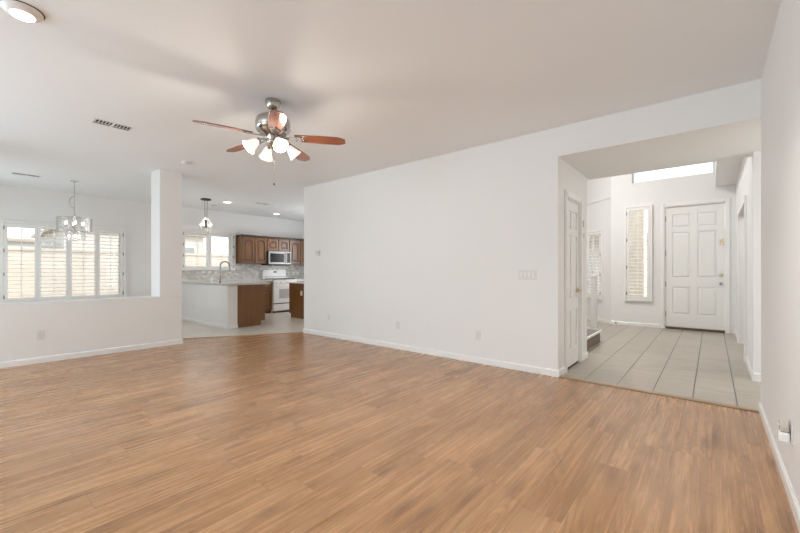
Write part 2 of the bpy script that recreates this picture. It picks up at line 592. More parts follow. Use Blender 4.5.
def tag(o, label, cat, group=None, kind=None):
    o['label'] = label
    o['category'] = cat
    if group:
        o['group'] = group
    if kind:
        o['kind'] = kind
    return o


def thing(name, label, cat, loc=(0, 0, 0), rotz=0.0, group=None):
    o = bpy.data.objects.new(name, None)
    o.empty_display_size = 0.1
    COL.objects.link(o)
    o.location = loc
    o.rotation_euler = (0, 0, rotz)
    return tag(o, label, cat, group)


def wall_cells(u0, u1, z0, z1, holes):
    us = sorted({u0, u1, *[h[0] for h in holes], *[h[1] for h in holes]})
    for a, b in zip(us, us[1:]):
        if b <= u0 or a >= u1:
            continue
        zz = z0
        for h in sorted([h for h in holes if h[0] <= a and h[1] >= b], key=lambda h: h[2]):
            if h[2] > zz:
                yield a, b, zz, h[2]
            zz = max(zz, h[3])
        if zz < z1:
            yield a, b, zz, z1


def wall_x(name, x0, x1, y0, y1, z0, z1, holes=(), mat='wall', label=None):
    mb = MB()
    for a, b, c, d in wall_cells(y0, y1, z0, z1, holes):
        mb.box(x0, x1, a, b, c, d)
    return struct(mb.build(name, mat), label)


def wall_y(name, y0, y1, x0, x1, z0, z1, holes=(), mat='wall', label=None):
    mb = MB()
    for a, b, c, d in wall_cells(x0, x1, z0, z1, holes):
        mb.box(a, b, y0, y1, c, d)
    return struct(mb.build(name, mat), label)


# ------------------------------------------------------------------ setting: floors
H = 2.74
XM = 4.25          # long plain wall
YR = -0.31         # right wall
YF = -0.335        # right wall of the foyer
YP = 6.52          # half wall of the dining nook
YW = 9.95          # window wall
XF = 9.25          # front wall with the entry door
YC = 1.295         # closet wall
XE = 5.48          # end of the closet wall
XJ = 5.42          # wall end beyond the side hall
XS = 5.62          # rear edge of the header
ZS = 2.42          # soffit of the wide opening

struct(MB().prism([(-4.9, YR), (4.27, YR), (4.27, 5.95), (2.5, 6.97), (2.345, 6.62), (-4.9, 6.62)], -0.1, 0).build('floor', 'floor'),
       'brown oak plank floor of the empty great room')
struct(MB().prism([(-4.9, 6.62), (2.345, 6.62), (2.5, 6.97), (4.27, 5.95), (7.6, 5.95), (7.6, YW), (-4.9, YW)], -0.1, 0).build('floor_kitchen', 'ktile'),
       'pale beige tile floor of the kitchen')
struct(MB().prism([(4.27, -2.0), (10.6, -2.0), (10.6, 4.6), (4.27, 4.6)], -0.1, 0).build('floor_foyer', 'tile'),
       'grey beige tile floor of the foyer with dark joints')
struct(MB().prism([(-14, 10.1), (22, 10.1), (22, 34), (-14, 34)], -0.25, -0.12).build('ground_garden', 'gravel'))
struct(MB().prism([(10.7, -10), (40, -10), (40, 10.1), (10.7, 10.1)], -0.25, -0.12).build('ground_street', 'gravel'))

# thresholds
struct(MB().box(-0.039, -0.034, -0.31, 1.28, 0, 0.004).box(0.034, 0.039, -0.31, 1.28, 0, 0.004).build('trim_foyer_threshold_seam', 'brown_gap', loc=(4.268, 0, 0)))
struct(MB().prism_y([(-0.034, 0), (0.034, 0), (0.024, 0.012), (-0.024, 0.012)], -0.31, 1.28).build('trim_foyer_threshold', 'thresh', loc=(4.268, 0, 0)),
       'narrow oak strip between plank floor and foyer tile')
d = Vector((4.262 - 2.5, 5.94 - 6.97, 0))
mb = MB()
mb.X = Matrix.Translation((2.5, 6.97, 0)) @ Matrix.Rotation(math.atan2(d.y, d.x), 4, 'Z')
mb.box(0.0, d.length - 0.03, -0.012, 0.012, 0, 0.006)
struct(mb.build('trim_kitchen_threshold', 'thresh'), 'thin dark strip where plank floor meets kitchen tile')

# ------------------------------------------------------------------ setting: walls and ceilings
struct(MB().box(-5.04, 4.37, -0.45, 10.1, H, H + 0.1).box(4.37, 7.74, 5.81, 10.1, H, H + 0.1).build('ceiling', 'ceil'),
       'white ceiling of great room, nook and kitchen')
wall_y('wall_right', -0.45, YR, -4.9, 4.27, 0, H, label='white wall at the right edge beside the camera')
wall_x('wall_back', -5.04, -4.9, -0.45, 10.1, 0, H, [(0.8, 5.8, 0.02, 2.35)])
wall_y('wall_window', YW, 10.1, -4.9, 7.74, 0, H, [(0.59, 2.37, 0.61, 2.03), (3.60, 4.82, 1.24, 2.12)],
       label='far wall with the dining nook window and the kitchen window')
o = MB()
o.box(-0.5, 2.345, YP, 6.91, 0, 0.765).box(2.03, 2.345, YP, 6.91, 0.765, H)
struct(o.build('wall_nook', 'wall', bevel=0.006), 'half wall with square pillar in front of the dining nook')
wall_y('wall_side_door', YP, YP + 0.14, -4.9, -0.5, 0, H, [(-3.9, -0.7, 0.02, 2.35)])  # unseen door opening added here for the left fill lamp
wall_x('wall_nook_left', -0.64, -0.5, YP + 0.14, YW, 0, H, [(7.6, 9.2, 0.6, 2.1)])
wall_x('wall_middle', XM, XM + 0.12, YC, 5.925, 0, H, label='long plain white wall in the middle')
wall_y('wall_closet', YC, YC + 0.12, XM + 0.12, XE, 0, H, [(4.53, 5.13, 0, 2.03)], label='short side wall of the opening with the closet door')
wall_y('wall_kitchen_near', 5.80, 5.925, XM + 0.12, 7.6, 0, H)
wall_x('wall_kitchen_right', 7.6, 7.74, 5.83, YW, 0, H)
# soffit over the wide opening
struct(MB().box(XM, XS, -2.0, YC, ZS, H).build('ceiling_soffit', 'wall'), 'deep lowered header over the foyer opening')
wall_x('wall_foyer_inner', XE - 0.12, XE, YC + 0.12, 4.6, 0, 4.2)
wall_x('wall_foyer_gallery', XE, XS, -0.45, YC + 0.12, H, 4.2)
# side hall behind the right wall end
wall_x('wall_hall_near', 4.13, 4.27, -2.0, -0.45, 0, H)
wall_x('wall_hall_far', XJ, XJ + 0.12, -2.0, YF, 0, 4.2, label='wall end beyond the side hall at the right of the foyer')
wall_y('wall_hall_end', -2.12, -2.0, 4.13, 10.0, 0, H)
wall_y('wall_foyer_right', -0.45, YF, XJ + 0.12, XF, 0, 4.2, [(6.5, 8.1, 0, 2.04)])
struct(MB().box(XJ + 0.12, XF, -2.0, -0.45, 2.6, H).build('ceiling_side_room', 'ceil'))
struct(MB().box(XJ + 0.12, XF, YF, -0.05, 2.76, 4.2).build('ceiling_bulkhead', 'wall'), 'boxed bulkhead high along the right foyer wall')
BC = 1.70
wall_x('wall_front', XF, XF + 0.14, -2.0, BC, 0, 4.2, [(-0.198, 0.742, 0, 2.46), (0.97, 1.41, 0.565, 2.50), (-0.05, 1.305, 3.02, 3.75)],
       label='front wall with entry door and high window')
# angled bay wall at the left of the foyer
mb = MB()
mb.X = Matrix.Translation((XF, BC, 0)) @ Matrix.Rotation(math.radians(45), 4, 'Z')
for a, b, c, dd in wall_cells(0, 1.5, 0, 4.2, [(0.32, 1.30, 0.57, 2.06)]):
    mb.box(a, b, -0.14, 0.0, c, dd)
struct(mb.build('wall_bay', 'wall'), 'angled foyer wall with a shuttered window')
mb = MB()
mb.X = Matrix.Translation((XF, BC, 0)) @ Matrix.Rotation(math.radians(45), 4, 'Z')
mb.box(0.012, 1.5, 0.0, 0.015, 2.77, 2.80)
struct(mb.build('trim_bay_ledge', 'wall'), 'thin ledge high on the angled foyer wall')
ex, ey = XF + 1.5 * math.cos(PI / 4), BC + 1.5 * math.sin(PI / 4)
wall_x('wall_bay_end', ex, ex + 0.14, ey - 0.05, 4.74, 0, 4.2)
wall_y('wall_foyer_left', 4.6, 4.74, XE - 0.12, ex, 0, 4.2)
struct(MB().prism([(XE - 0.12, -0.45), (XF + 0.14, -0.45), (XF + 0.14, BC - 0.05), (ex + 0.14, ey), (ex + 0.14, 4.74), (XE - 0.12, 4.74)], 4.2, 4.3).build('ceiling_foyer', 'ceil'))


# baseboards
def base(name, p0, p1, h=0.074, t=0.013, label=None):
    """runs from p0 to p1 with the room on the left-hand side"""
    p0, p1 = Vector((*p0, 0)), Vector((*p1, 0))
    dv = p1 - p0
    mb = MB()
    L = dv.length
    v = [(0, 0, 0), (0, t, 0), (0, t, h * 0.86), (0, t * 0.45, h), (0, 0, h),
         (L, 0, 0), (L, t, 0), (L, t, h * 0.86), (L, t * 0.45, h), (L, 0, h)]
    mb._add(v, [(0, 1, 2, 3, 4), (9, 8, 7, 6, 5), (0, 5, 6, 1), (1, 6, 7, 2), (2, 7, 8, 3), (3, 8, 9, 4), (4, 9, 5, 0)])
    return struct(mb.build(name, 'trim', loc=tuple(p0), rotz=math.atan2(dv.y, dv.x)), label)


base('baseboard_nook', (2.345, YP), (-4.9, YP), label='white baseboard along the nook half wall')
base('baseboard_pillar', (2.345, 6.91), (2.345, YP - 0.014))
base('baseboard_middle', (XM, YC - 0.014), (XM, 5.938), label='white baseboard along the long middle wall')
base('baseboard_middle_end', (XM - 0.014, 5.925), (XM + 0.12, 5.925))
base('baseboard_closet_left', (4.465, YC), (XM - 0.014, YC))
base('baseboard_closet_right', (XE + 0.014, YC), (5.195, YC))
base('baseboard_foyer_inner', (XE, 4.6), (XE, YC - 0.014))
base('baseboard_right', (-4.9, YR), (4.284, YR), label='white baseboard along the right wall')
base('baseboard_right_end', (4.27, YR + 0.014), (4.27, -2.0))
base('baseboard_hall_far', (XJ, -2.0), (XJ, YF - 0.002), 0.09, 0.014)
base('baseboard_hall_side', (XJ - 0.014, YF), (6.41, YF), 0.09, 0.010)
base('baseboard_foyer_right', (8.19, YF), (XF, YF))
base('baseboard_front_left', (XF, 0.82), (XF, BC))
bx_, by_ = 1.5 * math.cos(PI / 4), 1.5 * math.sin(PI / 4)
base('baseboard_bay', (XF, BC), (XF + bx_, BC + by_))
base('baseboard_window_left', (7.6, YW), (-4.9, YW))


# ------------------------------------------------------------------ doors
def six_panel(mb, w, h, t):
    """slab in local x (0..w), z (0..h), front at y=0, back at y=t"""
    xs = [(0.12 * w, 0.44 * w), (0.56 * w, 0.88 * w)]
    zs = [(0.105 * h, 0.335 * h), (0.41 * h, 0.79 * h), (0.83 * h, 0.94 * h)]
    mb.box(0, w, t * 0.36, t, 0, h)
    f = t * 0.36
    for a, b in ((0, xs[0][0]), (xs[0][1], xs[1][0]), (xs[1][1], w)):
        mb.box(a, b, 0, f, 0, h)
    for a, b in xs:
        for c, d_ in ((0, zs[0][0]), (zs[0][1], zs[1][0]), (zs[1][1], zs[2][0]), (zs[2][1], h)):
            mb.box(a, b, 0, f, c, d_)
        for c, d_ in zs:
            e = 0.012
            mb.prism_y([(a + e, c + e), (b - e, c + e), (b - e, d_ - e), (a + e, d_ - e)], 0.002, f, 0.03)


def knob_lathe(mb, c, axis='y', s=-1):
    pr = [(0.030, 0), (0.030, 0.006), (0.012, 0.010), (0.011, 0.030), (0.022, 0.038), (0.028, 0.050), (0.024, 0.062), (0.008, 0.067), (1e-5, 0.068)]
    mb.lathe([(r, hh * s) for r, hh in pr], 20, c, axis)


def hinge_mesh(x, z, y=0.0):
    return MB().box(x - 0.011, x + 0.011, y - 0.004, y, z - 0.05, z + 0.05).lathe([(0.007, -0.055), (0.007, 0.055)], 10, (x, y - 0.007, z))


# closet door, seen at a slant in the opening's side wall
door = struct(bpy.data.objects.new('door_1', None), 'narrow white six panel closet door in the side of the opening')
COL.objects.link(door)
door.location = (4.53, YC + 0.012, 0)
mb = MB()
mb.X = Matrix.Translation((0.022, 0, 0.022))
six_panel(mb, 0.556, 1.985, 0.035)
mb.build('panel', 'door', door, bevel=0.002)
mb = MB()
mb.box(0, 0.02, -0.012, 0.108, 0, 2.03).box(0.58, 0.60, -0.012, 0.108, 0, 2.03).box(0.02, 0.58, -0.012, 0.108, 2.01, 2.03)
mb.build('jamb', 'trim', door)
mb = MB()
for a, b, c, e in ((-0.062, 0.006, 0, 2.095), (0.594, 0.662, 0, 2.095), (0.006, 0.594, 2.022, 2.095)):
    mb.box(a, b, -0.026, -0.0125, c, e)
    mb.box(a + 0.012, b - 0.012, -0.034, -0.026, c, e - 0.012)
mb.build('casing', 'trim', door, bevel=0.003)
MB().box(0.022, 0.578, 0.004, 0.05, 0.0, 0.02).build('under_door_shade', 'dark', door)  # dark box painting the shade under the closet door
for z in (0.23, 1.02, 1.82):
    hinge_mesh(0.018, z, -0.001).build('hinge', 'hinge', door)
mb = MB()
mb.lathe([(0.030, 0), (0.030, -0.007), (0.012, -0.012), (0.010, -0.04), (0.010, -0.052), (1e-5, -0.054)], 18, (0.525, 0, 0.924), 'y')
mb.tube([(0.525, -0.046, 0.924), (0.48, -0.048, 0.926), (0.43, -0.046, 0.922)], 0.009, 10)
mb.build('door_handle', 'brass', door, smooth=True)

# entry door
door = struct(bpy.data.objects.new('door_2', None), 'tall white six panel entry door at the end of the foyer')
COL.objects.link(door)
door.location = (XF + 0.03, 0.737, 0)
door.rotation_euler = (0, 0, -PI / 2)          # local x runs along -y, local -y faces the foyer
mb = MB()
mb.X = Matrix.Translation((0.014, 0, 0.045))
six_panel(mb, 0.907, 2.395, 0.044)
mb.build('panel', 'door', door, bevel=0.002)
mb = MB()
mb.box(-0.003, 0.010, -0.03, 0.1, 0, 2.46).box(0.925, 0.934, -0.03, 0.1, 0, 2.46).box(0.010, 0.925, -0.03, 0.1, 2.447, 2.46)
mb.build('jamb', 'trim', door)
mb = MB()
for a, b, c, e in ((-0.072, -0.002, 0, 2.535), (0.932, 1.002, 0, 2.535), (-0.002, 0.932, 2.462, 2.535)):
    mb.box(a, b, -0.046, -0.0305, c, e)
    mb.box(a + 0.012, b - 0.012, -0.053, -0.046, c, e - 0.012)
mb.build('casing', 'trim', door, bevel=0.003)
MB().box(0.012, 0.923, -0.03, 0.06, 0.0, 0.042).build('sill', 'brown_gap', door)
for z in (0.30, 0.90, 1.52, 2.22):
    hinge_mesh(0.012, z, -0.001).build('hinge', 'hinge', door)
mb = MB()
knob_lathe(mb, (0.865, 0, 0.925))
mb.build('door_knob', 'nickel', door, smooth=True)
MB().lathe([(0.032, 0), (0.032, -0.012), (0.024, -0.02), (1e-5, -0.021)], 20, (0.865, 0, 1.09), 'y').build('deadbolt', 'brass', door, smooth=True)
mb = MB()
mb.box(0.85, 0.895, -0.012, 0, 1.66, 1.76)
mb.tube([(0.86, -0.014, 1.755), (0.86, -0.03, 1.68), (0.872, -0.034, 1.655), (0.885, -0.03, 1.68), (0.885, -0.014, 1.755)], 0.006, 8)
mb.build('swing_lock', 'brass', door, smooth=True)

# opening to the side room in the right foyer wall
trim = MB()
for a, b in ((6.415, 6.495), (8.105, 8.185)):
    trim.box(a, b, YF, YF + 0.022, 0, 2.12)
trim.box(6.495, 8.105, YF, YF + 0.022, 2.045, 2.12)
struct(trim.build('trim_side_room', 'trim', bevel=0.004), 'white casing around the doorway in the right foyer wall')


# ------------------------------------------------------------------ windows with shutters
def window(name, w, h, loc, rotz, mullions=1, fr=0.045, label=None):
    """local x 0..w, z 0..h, room side is -y; glass frame set in the wall depth"""
    r = bpy.data.objects.new(name, None)
    COL.objects.link(r)
    struct(r, label)
    r.location = loc
    r.rotation_euler = (0, 0, rotz)
    mb = MB()
    mb.box(0, fr, 0.06, 0.12, 0, h).box(w - fr, w, 0.06, 0.12, 0, h)
    mb.box(fr, w - fr, 0.06, 0.12, 0, fr).box(fr, w - fr, 0.06, 0.12, h - fr, h)
    for i in range(1, mullions + 1):
        x = w * i / (mullions + 1)
        mb.box(x - 0.02, x + 0.02, 0.065, 0.115, fr, h - fr)
    mb.build('window_frame', 'trim', r)
    MB().box(fr, w - fr, 0.088, 0.093, fr, h - fr).build('pane', 'pane', r)
    return r


def shutter(label, w, h, n, loc, rotz, tilt=10.0, pitch=0.076, lw=0.068, depth=0.05, frame=0.045, group=None, hinge_sides=None, header=0.0, tilts=None):
    """plantation shutter; local x 0..w, z 0..h, room side is -y, back touches the wall at y=0"""
    r = thing('plantation_shutter', label, 'shutter', loc, rotz, group)
    mb = MB()
    mb.box(0, frame, -depth, 0, 0, h).box(w - frame, w, -depth, 0, 0, h)
    mb.box(frame, w - frame, -depth, 0, 0, frame).box(frame, w - frame, -depth, 0, h - frame, h)
    if header:
        mb.box(-0.03, w + 0.03, -depth - 0.02, 0, h, h + header * 0.7).box(-0.05, w + 0.05, -depth - 0.04, 0, h + header * 0.7, h + header)
    mb.build('frame', 'shut', r, bevel=0.004)
    g = 0.003
    pw = (w - 2 * frame - g * (n + 1)) / n
    z0, z1 = frame + g, h - frame - g
    st, ra = 0.042, 0.055
    y0, y1 = -depth + 0.006, -depth + 0.034
    yc = (y0 + y1) / 2
    for i in range(n):
        x0 = frame + g + i * (pw + g)
        x1 = x0 + pw
        mb = MB()
        mb.box(x0, x0 + st, y0, y1, z0, z1).box(x1 - st, x1, y0, y1, z0, z1)
        mb.box(x0 + st, x1 - st, y0, y1, z0, z0 + ra).box(x0 + st, x1 - st, y0, y1, z1 - ra, z1)
        p = mb.build('panel', 'shut', r, bevel=0.003)
        lz0, lz1 = z0 + ra + 0.006, z1 - ra - 0.006
        k = max(1, round((lz1 - lz0) / pitch))
        mb = MB()
        tl = math.radians(tilts[i] if tilts else tilt)
        for j in range(k):
            zc = lz0 + (j + 0.5) * (lz1 - lz0) / k
            cs, sn = math.cos(tl), math.sin(tl)
            pts = []
            for a in range(12):
                an = 2 * PI * a / 12
                u, v_ = lw / 2 * math.cos(an), 0.0036 * math.sin(an)
                pts.append((yc + u * cs - v_ * sn, zc + u * sn + v_ * cs))
            vv = [(x0 + st + 0.002, q[0], q[1]) for q in pts] + [(x1 - st - 0.002, q[0], q[1]) for q in pts]
            mb._add(vv, [tuple(range(12)), tuple(range(23, 11, -1))] + [(a, 12 + a, 12 + (a + 1) % 12, (a + 1) % 12) for a in range(12)])
        mb.build('louvers', 'shut', p)
        xc = (x0 + x1) / 2
        MB().box(xc - 0.006, xc + 0.006, y0 - 0.022, y0 - 0.012, lz0 + 0.02, lz1 - 0.02).build('tilt_rod', 'shut', p)
        side = (hinge_sides or {}).get(i)
        if side:
            hx = x0 - 0.002 if side == 'l' else x1 + 0.002
            for q in (0.06, 0.35, 0.65, 0.94):
                zc = z0 + (z1 - z0) * q
                MB().box(hx - 0.010, hx + 0.010, -depth - 0.003, -depth + 0.002, zc - 0.032, zc + 0.032).lathe([(0.005, -0.034), (0.005, 0.034)], 8, (hx, -depth - 0.004, zc)).build('hinge', 'hinge', p)
    return r


window('window_1', 1.78, 1.42, (0.59, YW, 0.61), 0, 1, label='wide dining nook window behind shutters')
shutter('wide white four panel plantation shutter on the dining nook window', 1.90, 1.55, 4, (0.53, YW - 0.001, 0.545), 0,
        12, 0.074, 0.064, 0.055, 0.05, hinge_sides={0: 'l', 3: 'r'}, tilts=[2, 14, 14, 14])
window('window_2', 1.22, 0.88, (3.60, YW, 1.24), 0, 1, label='kitchen window behind shutters')
shutter('white two panel plantation shutter on the kitchen window with moulded top', 1.34, 1.00, 2, (3.545, YW - 0.001, 1.185), 0,
        12, 0.074, 0.064, 0.055, 0.045, hinge_sides={0: 'l', 1: 'r'}, header=0.12, tilts=[3, 14])
window('window_3', 0.44, 1.935, (XF, 1.41, 0.565), -PI / 2, 0, label='narrow window left of the entry door')
shutter('tall narrow single panel shutter left of the entry door', 0.50, 2.01, 1, (XF - 0.001, 1.44, 0.53), -PI / 2,
        10, 0.074, 0.064, 0.05, 0.042, hinge_sides={0: 'l'})
# window in the angled wall: room side is the +normal side there
q = Vector((XF, BC, 0)) + Vector((math.cos(PI / 4), math.sin(PI / 4), 0)) * 1.30
window('window_4', 0.98, 1.49, (q.x, q.y, 0.57), PI / 4 + PI, 1, label='window in the angled foyer wall')
q = Vector((XF, BC, 0)) + Vector((math.cos(PI / 4), math.sin(PI / 4), 0)) * 1.36 + Vector((-math.sin(PI / 4), math.cos(PI / 4), 0)) * 0.001
shutter('two panel shutter on the angled foyer wall behind the stair post', 1.10, 1.60, 2, (q.x, q.y, 0.515), PI / 4 + PI,
        10, 0.074, 0.064, 0.05, 0.045, hinge_sides={0: 'l', 1: 'r'})
# high transom window above the entry door
r = struct(bpy.data.objects.new('window_5', None), 'bright high window above the entry door')
COL.objects.link(r)
mb = MB()
mb.box(XF + 0.06, XF + 0.11, -0.05, -0.01, 3.02, 3.75).box(XF + 0.06, XF + 0.11, 1.265, 1.305, 3.02, 3.75)
mb.box(XF + 0.06, XF + 0.11, -0.01, 1.265, 3.02, 3.055).box(XF + 0.06, XF + 0.11, -0.01, 1.265, 3.715, 3.75)
mb.build('window_frame', 'trim', r)
MB().box(XF + 0.083, XF + 0.088, -0.01, 1.265, 3.055, 3.715).build('pane', 'pane', r)
# unseen windows added to hold the rear, left and nook fill lamps
window('window_6', 5.0, 2.33, (-4.9, 0.8, 0.02), PI / 2, 1)
window('window_7', 3.2, 2.33, (-3.9, YP, 0.02), 0, 1)
window('window_8', 1.6, 1.5, (-0.5, 7.6, 0.6), PI / 2, 1)

# ------------------------------------------------------------------ ceiling fan
FX, FY = 1.895, 3.118
fan = thing('ceiling_fan', 'five blade ceiling fan with cherry blades, nickel motor and four lit shades', 'ceiling fan', (FX, FY, H))
MB().lathe([(0.066, 0), (0.069, -0.012), (0.069, -0.03), (0.064, -0.034), (0.062, -0.055), (0.050, -0.075), (0.032, -0.086), (0.02, -0.09)], 32).build('canopy', 'nickel', fan, smooth=True)
MB().lathe([(0.012, -0.08), (0.012, -0.16)], 16).build('downrod', 'bronze', fan, smooth=True)
MB().lathe([(0.02, -0.125), (0.070, -0.137), (0.110, -0.150), (0.142, -0.172), (0.153, -0.200), (0.155, -0.225), (0.148, -0.25), (0.156, -0.262), (0.150, -0.28),
            (0.124, -0.302), (0.085, -0.322), (0.075, -0.33)], 40).build('motor_housing', 'nickel', fan, smooth=True)
mb = MB()
mb.lathe([(0.062, -0.33), (0.066, -0.34), (0.056, -0.37), (0.060, -0.38), (0.056, -0.395), (0.042, -0.412), (0.025, -0.43), (0.012, -0.445), (1e-5, -0.45)], 32)
mb.build('switch_housing', 'nickel', fan, smooth=True)
BZ = -0.335
for k in range(5):
    a = math.radians(-45.5 + 72 * k)
    R = Matrix.Rotation(a, 4, 'Z') @ Matrix.Translation((0, 0, BZ)) @ Matrix.Rotation(math.radians(2.4), 4, 'Y') @ Matrix.Rotation(math.radians(-11), 4, 'X')
    mb = MB()
    n = 14
    top = []
    for i in range(n + 1):
        t = i / n
        x = 0.20 + 0.465 * t
        hw = 0.052 + 0.014 * min(1, t * 2.2)
        if t > 0.84:
            hw *= 1 - 0.55 * ((t - 0.84) / 0.16) ** 1.5
        top.append((x, hw))
    poly = [(x, hw) for x, hw in top] + [(x, -hw) for x, hw in reversed(top)]
    poly.reverse()
    mb.prism(poly, -0.004, 0.004)
    b = mb.build('blade', 'blade', fan, bevel=0.0015)
    b.matrix_local = R
    mb = MB()
    mb.prism([(0.075, 0.022), (0.075, -0.022), (0.13, -0.014), (0.18, -0.03), (0.235, -0.042), (0.275, -0.018), (0.285, 0), (0.275, 0.018), (0.235, 0.042), (0.18, 0.03), (0.13, 0.014)], -0.011, -0.005)
    mb.box(0.07, 0.12, -0.014, 0.014, -0.005, 0.045)
    for sx, sy in ((0.215, 0.022), (0.215, -0.022), (0.26, 0)):
        mb.lathe([(0.006, -0.011), (0.006, -0.014), (1e-5, -0.016)], 8, (sx, sy, 0))
    mb.build('blade_iron', 'nickel', b, bevel=0.001)
# light kit: four arms with bell shades
for k in range(4):
    a = math.radians(-50.1 - 90 + 36 + 90 * k)
    ca, sa = math.cos(a), math.sin(a)
    arm = MB().tube([(0.045 * ca, 0.045 * sa, -0.38), (0.08 * ca, 0.08 * sa, -0.372), (0.11 * ca, 0.11 * sa, -0.378), (0.13 * ca, 0.13 * sa, -0.392)], 0.008, 10)
    arm = arm.build('light_arm', 'nickel', fan, smooth=True)
    R = Matrix.Translation((0.122 * ca, 0.122 * sa, -0.383)) @ Matrix.Rotation(a, 4, 'Z') @ Matrix.Rotation(math.radians(-46), 4, 'Y')
    mb = MB()
    mb.lathe([(0.020, 0.0), (0.024, -0.03), (0.018, -0.034)], 20)
    so = mb.build('lamp_socket', 'nickel', arm, smooth=True)
    so.matrix_local = R
    mb = MB()
    prof = [(0.022, -0.022), (0.030, -0.035), (0.040, -0.065), (0.050, -0.100), (0.066, -0.135), (0.064, -0.135), (0.047, -0.100), (0.037, -0.065), (0.026, -0.037)]
    mb.lathe(prof + [prof[0]], 28)
    sh = mb.build('lamp_shade', 'shade', fan, smooth=True)
    sh.matrix_local = R
    MB().ball((0, 0, -0.085), 0.027, 8, 1.3).build('bulb', 'bulb', sh, smooth=True)
    ld = bpy.data.lights.new('fan_lamp', 'POINT')
    ld.energy = 5.0
    ld.color = (1.0, 0.9, 0.78)
    ld.shadow_soft_size = 0.03
    lo = bpy.data.objects.new('fan_lamp', ld)
    COL.objects.link(lo)
    lo.parent = fan
    lo.matrix_local = R @ Matrix.Translation((0, 0, -0.15))
ch = MB().tube([(0.0, -0.02, -0.42), (0.0, -0.02, -0.765)], 0.0016, 6).build('pull_chain', 'nickel', fan)
MB().lathe([(0.003, 0), (0.007, -0.008), (0.007, -0.02), (1e-5, -0.026)], 12, (0.0, -0.02, -0.762)).build('pull_fob', 'bronze', ch, smooth=True)


# ------------------------------------------------------------------ ceiling fittings
def downlight(label, x, y, r=0.075, drop=0.0, power=10):
    t = thing('recessed_light', label, 'recessed light', (x, y, H))
    if drop:
        MB().lathe([(r * 1.26, 0), (r * 1.26, -0.0015), (r * 1.18, -0.002)], 40).build('shadow_gap', 'dark', t)  # dark ring standing in for shade behind the loose trim
        MB().lathe([(r * 1.18, -0.003), (r * 1.18, -0.012), (r * 1.08, -0.02), (r * 0.80, -drop), (r * 0.72, -drop)], 40).build('trim_ring', 'trim', t, smooth=True)
        MB().lathe([(r * 0.72, -drop + 0.001), (r * 0.70, -drop - 0.003), (r * 0.4, -drop - 0.005), (1e-5, -drop - 0.006)], 40).build('lens', 'lens', t, smooth=True)
    else:
        MB().lathe([(r * 1.28, 0), (r * 1.26, -0.006), (r * 1.05, -0.012), (r, -0.010), (r * 0.98, -0.001)], 40).build('trim_ring', 'trim', t, smooth=True)
        MB().lathe([(r * 0.985, -0.002), (r * 0.9, -0.007), (r * 0.5, -0.009), (1e-5, -0.0095)], 40).build('lens', 'lens', t, smooth=True)
    d_ = bpy.data.lights.new('downlight_lamp', 'SPOT')
    d_.energy = power
    d_.spot_size = math.radians(130)
    d_.spot_blend = 0.8
    d_.shadow_soft_size = 0.06
    d_.color = (1.0, 0.95, 0.88)
    lo = bpy.data.objects.new('downlight_lamp', d_)
    COL.objects.link(lo)
    lo.parent = t
    lo.location = (0, 0, -0.03 - drop)
    return t


downlight('large round lit downlight in the ceiling, top left corner', 0.265, 3.20, 0.080, 0.034, power=14)
downlight('added unseen downlight in the great room ceiling, brightening the right wall', 1.95, 0.75, 0.078, 0.034, power=62)  # extra lamp out of view, lifts the near floor and right wall
downlight('lit kitchen downlight in the ceiling beside the pendant', 4.0, 8.49, 0.075, power=26)
downlight('lit kitchen downlight in the ceiling before the wall cabinets', 5.70, 9.20, 0.075, power=26)


def vent(label, x, y, w=0.36, dp=0.16, rotz=0.0):
    t = thing('ceiling_vent', label, 'vent', (x, y, H), rotz, 'ceiling air registers')
    mb = MB()
    e = 0.02
    mb.box(-w / 2, w / 2, -dp / 2, -dp / 2 + e, -0.005, 0).box(-w / 2, w / 2, dp / 2 - e, dp / 2, -0.005, 0)
    mb.box(-w / 2, -w / 2 + e, -dp / 2 + e, dp / 2 - e, -0.005, 0).box(w / 2 - e, w / 2, -dp / 2 + e, dp / 2 - e, -0.005, 0)
    mb.box(-0.012, 0.012, -dp / 2 + e, dp / 2 - e, -0.005, 0)
    mb.build('frame', 'trim', t, bevel=0.002)
    MB().box(-w / 2 + e, w / 2 - e, -dp / 2 + e, dp / 2 - e, -0.0015, 0).build('duct_shade', 'dark', t)  # dark sheet standing in for the shade inside the duct
    mb = MB()
    for s in (-1, 1):
        for i in range(5):
            xx = s * (0.034 + i * (w / 2 - e - 0.042) / 4.0)
            mb.box(xx - 0.003, xx + 0.003, -dp / 2 + e, 0.03, -0.0045, -0.0016)
    mb.box(-w / 2 + e, -0.012, 0.03, 0.036, -0.0045, -0.0016).box(0.012, w / 2 - e, 0.03, 0.036, -0.0045, -0.0016)
    mb.build('slats', 'trim', t)
    return t


vent('white air register with dark slots in the ceiling, left of the fan', 1.10, 4.96, 0.36, 0.18)
vent('white air register in the dining nook ceiling, left of the chandelier', 0.76, 8.62, 0.36, 0.16)
vent('air register in the kitchen ceiling between two downlights', 4.61, 8.06, 0.36, 0.16)


def detector(label, x, y, r=0.062):
    t = thing('smoke_detector', label, 'smoke detector', (x, y, H))
    MB().lathe([(r, 0), (r, -0.012), (r * 0.93, -0.016)], 32).build('base', 'plastic', t, smooth=True)
    MB().lathe([(r * 0.86, -0.014), (r * 0.86, -0.022), (r * 0.84, -0.023)], 32).build('sensor_slot', 'plastic_grey', t, smooth=True)
    MB().lathe([(r * 0.95, -0.022), (r * 0.92, -0.032), (r * 0.6, -0.040), (1e-5, -0.042)], 32).build('cover', 'plastic', t, smooth=True)
    MB().lathe([(0.006, -0.038), (0.006, -0.044), (1e-5, -0.0445)], 10, (r * 0.5, 0, 0)).build('test_button', 'plastic_grey', t)
    return t


